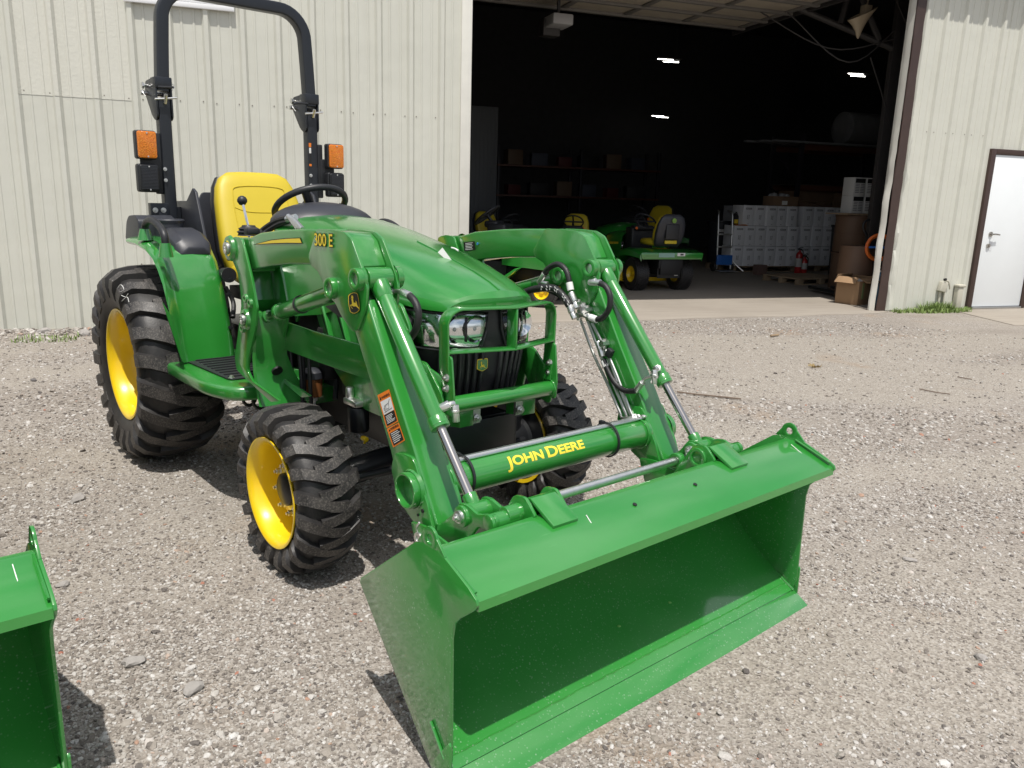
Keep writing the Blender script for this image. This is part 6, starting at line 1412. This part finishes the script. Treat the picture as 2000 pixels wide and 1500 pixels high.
for i in range(2): lone('brown_carton', MB().box((0, 0, .3), (.95, .7, .60)), 'cardboard_dark', 14.62+1.0*i, 7.1, FZ+1.083, 0, ('large brown carton on the middle rack shelf, left one', 'large brown carton on the middle rack shelf, right one')[i], 'carton', .004, 'cartons on the pallet rack')
# long shelf along the back with dim clutter
sf = bempty('storage_shelf', 8.3, 10.6, FZ, 0, 'long dim storage shelf along the back of the shed', 'shelf')
for x in (0, 2.2, 4.4):
    for y in (0, .7): b = MB(); b.box((x, y, 1.3), (.08, .08, 2.6)); b.build('upright', 'rack_paint', sf, .003)
for z in (.5, 1.40, 2.12): b = MB(); b.box((2.2, .35, z), (4.5, .8, .05)); b.build('shelf_board', 'beam_rust' if z > 1.3 else 'shelf_dark', sf, .003)
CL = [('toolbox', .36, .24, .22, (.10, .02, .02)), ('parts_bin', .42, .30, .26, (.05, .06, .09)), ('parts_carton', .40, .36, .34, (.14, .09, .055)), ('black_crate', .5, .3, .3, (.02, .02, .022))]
kq = 0
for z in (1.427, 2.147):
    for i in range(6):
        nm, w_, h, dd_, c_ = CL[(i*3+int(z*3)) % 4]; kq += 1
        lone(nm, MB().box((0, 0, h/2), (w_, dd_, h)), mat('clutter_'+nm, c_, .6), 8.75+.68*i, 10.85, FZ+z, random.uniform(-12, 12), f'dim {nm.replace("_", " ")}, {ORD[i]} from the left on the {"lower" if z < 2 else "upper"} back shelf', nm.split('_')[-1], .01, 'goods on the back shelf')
pn = bempty('steel_locker', 7.45, 9.2, FZ, 0, 'pale tall ribbed locker door dim at the back left', 'locker'); b = MB(); b.box((0, .25, 1.65), (.72, .5, 3.3)); b.build('locker_body', mat('locker_grey', (.16, .17, .18), .5), pn, .01)
for i in range(8): b = MB(); b.box((-.32+.09*i, -.004, 1.65), (.02, .012, 3.2)); b.build('locker_rib', mat('locker_grey', (.16, .17, .18), .5), pn)

# ================================================================== SMALL THINGS IN THE YARD
def rock(px_, py_, s, sq, label, seed, dark=0):
    bm = bmesh.new(); bmesh.ops.create_icosphere(bm, subdivisions=2, radius=.5); rg = np.random.default_rng(seed)
    ph = rg.uniform(0, 6, (6,)); 
    for v in bm.verts:
        f_ = 1+.16*math.sin(v.co.x*7+ph[0])+.14*math.sin(v.co.y*8+ph[1])+.10*rg.normal()*.6; v.co = V(v.co.x*s*f_, v.co.y*s*.7*f_, v.co.z*s*sq*f_)
    me = bpy.data.meshes.new('rock'); bm.to_mesh(me); bm.free(); me.materials.append(MATS['rock_dark' if dark else 'rock_grey']); o = bpy.data.objects.new('rock', me); COL.objects.link(o)
    q = at_z(px_, py_, 0); o.location = (q.x, q.y, float(gz(q.x, q.y))+s*sq*.28); o.rotation_euler = (0, 0, rg.uniform(0, 6)); tag(o, label, 'rock', 'larger rocks in the yard')
mat('rock_grey', (.33, .31, .29), .9, var=.25, vscale=20, bump=.5, bscale=40); mat('rock_dark', (.14, .13, .125), .9, var=.25, vscale=20, bump=.5, bscale=40)
for a in ((85, 650, .13, .5, 'flat grey rock at the foot of the wall, far left', 1), (166, 655, .13, .55, 'grey rock at the foot of the wall next to the rear tyre', 2), (152, 976, .085, .4, 'pale flat rock alone on the gravel below the rear tyre', 3), (262, 1297, .06, .5, 'pale stone on the gravel left of the loader bucket', 4), (66, 745, .05, .5, 'small dark stone on the gravel at the left', 5, 1), (122, 1146, .045, .5, 'bluish stone beside the second bucket', 6), (375, 1340, .06, .5, 'pale angular stone left of the bucket plate', 7), (1990-70, 1262, .045, .5, 'grey stone on the gravel at the far right', 8), (1780, 1075, .05, .35, 'pale stone in the pale patch right of the bucket', 9)): rock(*a)
def stick(pts, r, name, label, cat, m='twig'):
    P = []
    for a, c in pts: q = at_z(a, c, 0); P.append((q.x, q.y, float(gz(q.x, q.y))+r+.006))
    b = MB(); b.tube(P, r, 7, 5); o = b.build(name, m); tag(o, label, cat)
mat('twig', (.16, .12, .09), .9, var=.3, vscale=40)
stick([(1322, 768), (1350, 772), (1400, 777), (1447, 782)], .006, 'cable_scrap', 'dark thin length of cable lying on the gravel behind the bucket cylinder', 'cable')
stick([(1795, 762), (1825, 768), (1855, 772)], .004, 'twig', 'thin twig on the gravel at the right', 'twig')
stick([(1870, 738), (1885, 741), (1898, 743)], .004, 'twig', 'short twig near the person door side of the yard', 'twig')
stick([(1505, 659), (1512, 658), (1520, 657)], .012, 'wood_scrap', 'small pale wood scrap on the gravel before the doorway', 'wood scrap', 'pallet_wood')
# small tyre-mud clod / leaf
q = at_z(1592, 718); b = MB()
for i in range(14): a = random.uniform(0, 6.28); r_ = random.uniform(.0, .05); b.add([V(q.x+r_*math.cos(a), q.y+r_*math.sin(a), .005), V(q.x+r_*math.cos(a)+.03*math.cos(a+1), q.y+r_*math.sin(a)+.03*math.sin(a+1), .03), V(q.x+r_*math.cos(a)+.03*math.cos(a+1.5), q.y+r_*math.sin(a)+.03*math.sin(a+1.5), .008)], [(0, 1, 2)])
tag(b.build('dry_weed', mat('dry_grass', (.30, .22, .10), .9)), 'tuft of dry brown weed on the gravel before the doorway', 'weed')
# grass at the foot of the walls
def grass_mat():
    k = NT('grass'); b = k.b; v = k.coord(); k.l(k.mix(k.noise(v, 14, 3), (.09, .17, .03), (.26, .34, .10)), b.inputs['Base Color']); b.inputs['Roughness'].default_value = .6; MATS['grass'] = k.m
grass_mat()
def grass(regions, name, label):
    vs = []; fs = []
    for u0, u1, d0, d1, n, h in regions:
        for _ in range(n):
            uu = random.uniform(u0, u1); dd = random.uniform(d0, d1); q = bw(uu, dd); hh = h*random.uniform(.4, 1.3); a = random.uniform(0, 6.28); w_ = random.uniform(.003, .007); ln = random.uniform(.2, .9)*hh; c_, s_ = math.cos(a), math.sin(a); o = len(vs); z0 = float(gz(q.x, q.y))
            vs += [(q.x-w_*s_, q.y+w_*c_, z0), (q.x+w_*s_, q.y-w_*c_, z0), (q.x+ln*.4*c_-w_*.8*s_, q.y+ln*.4*s_+w_*.8*c_, z0+hh*.6), (q.x+ln*.4*c_+w_*.8*s_, q.y+ln*.4*s_-w_*.8*c_, z0+hh*.6), (q.x+ln*c_, q.y+ln*s_, z0+hh)]
            fs += [(o, o+1, o+3, o+2), (o+2, o+3, o+4)]
    b = MB(); b.v = vs; b.f = fs; b.mi = [0]*len(fs); tag(b.build(name, 'grass'), label, None, None, 'stuff')
grass(((10.5, 10.8, -.22, -.05, 160, .05), (10.8, 11.75, -.30, -.04, 900, .06), (11.0, 11.5, -.20, -.05, 450, .12), (11.6, 11.95, -.12, -.04, 120, .05)), 'grass', 'green grass growing along the foot of the wall by the person door')
grass(((.25, .75, -.75, -.45, 150, .04), (.95, 1.2, -.45, -.3, 120, .035), (-.3, .1, -.9, -.6, 120, .03)), 'weeds', 'thin green weeds in the gravel at the left wall')
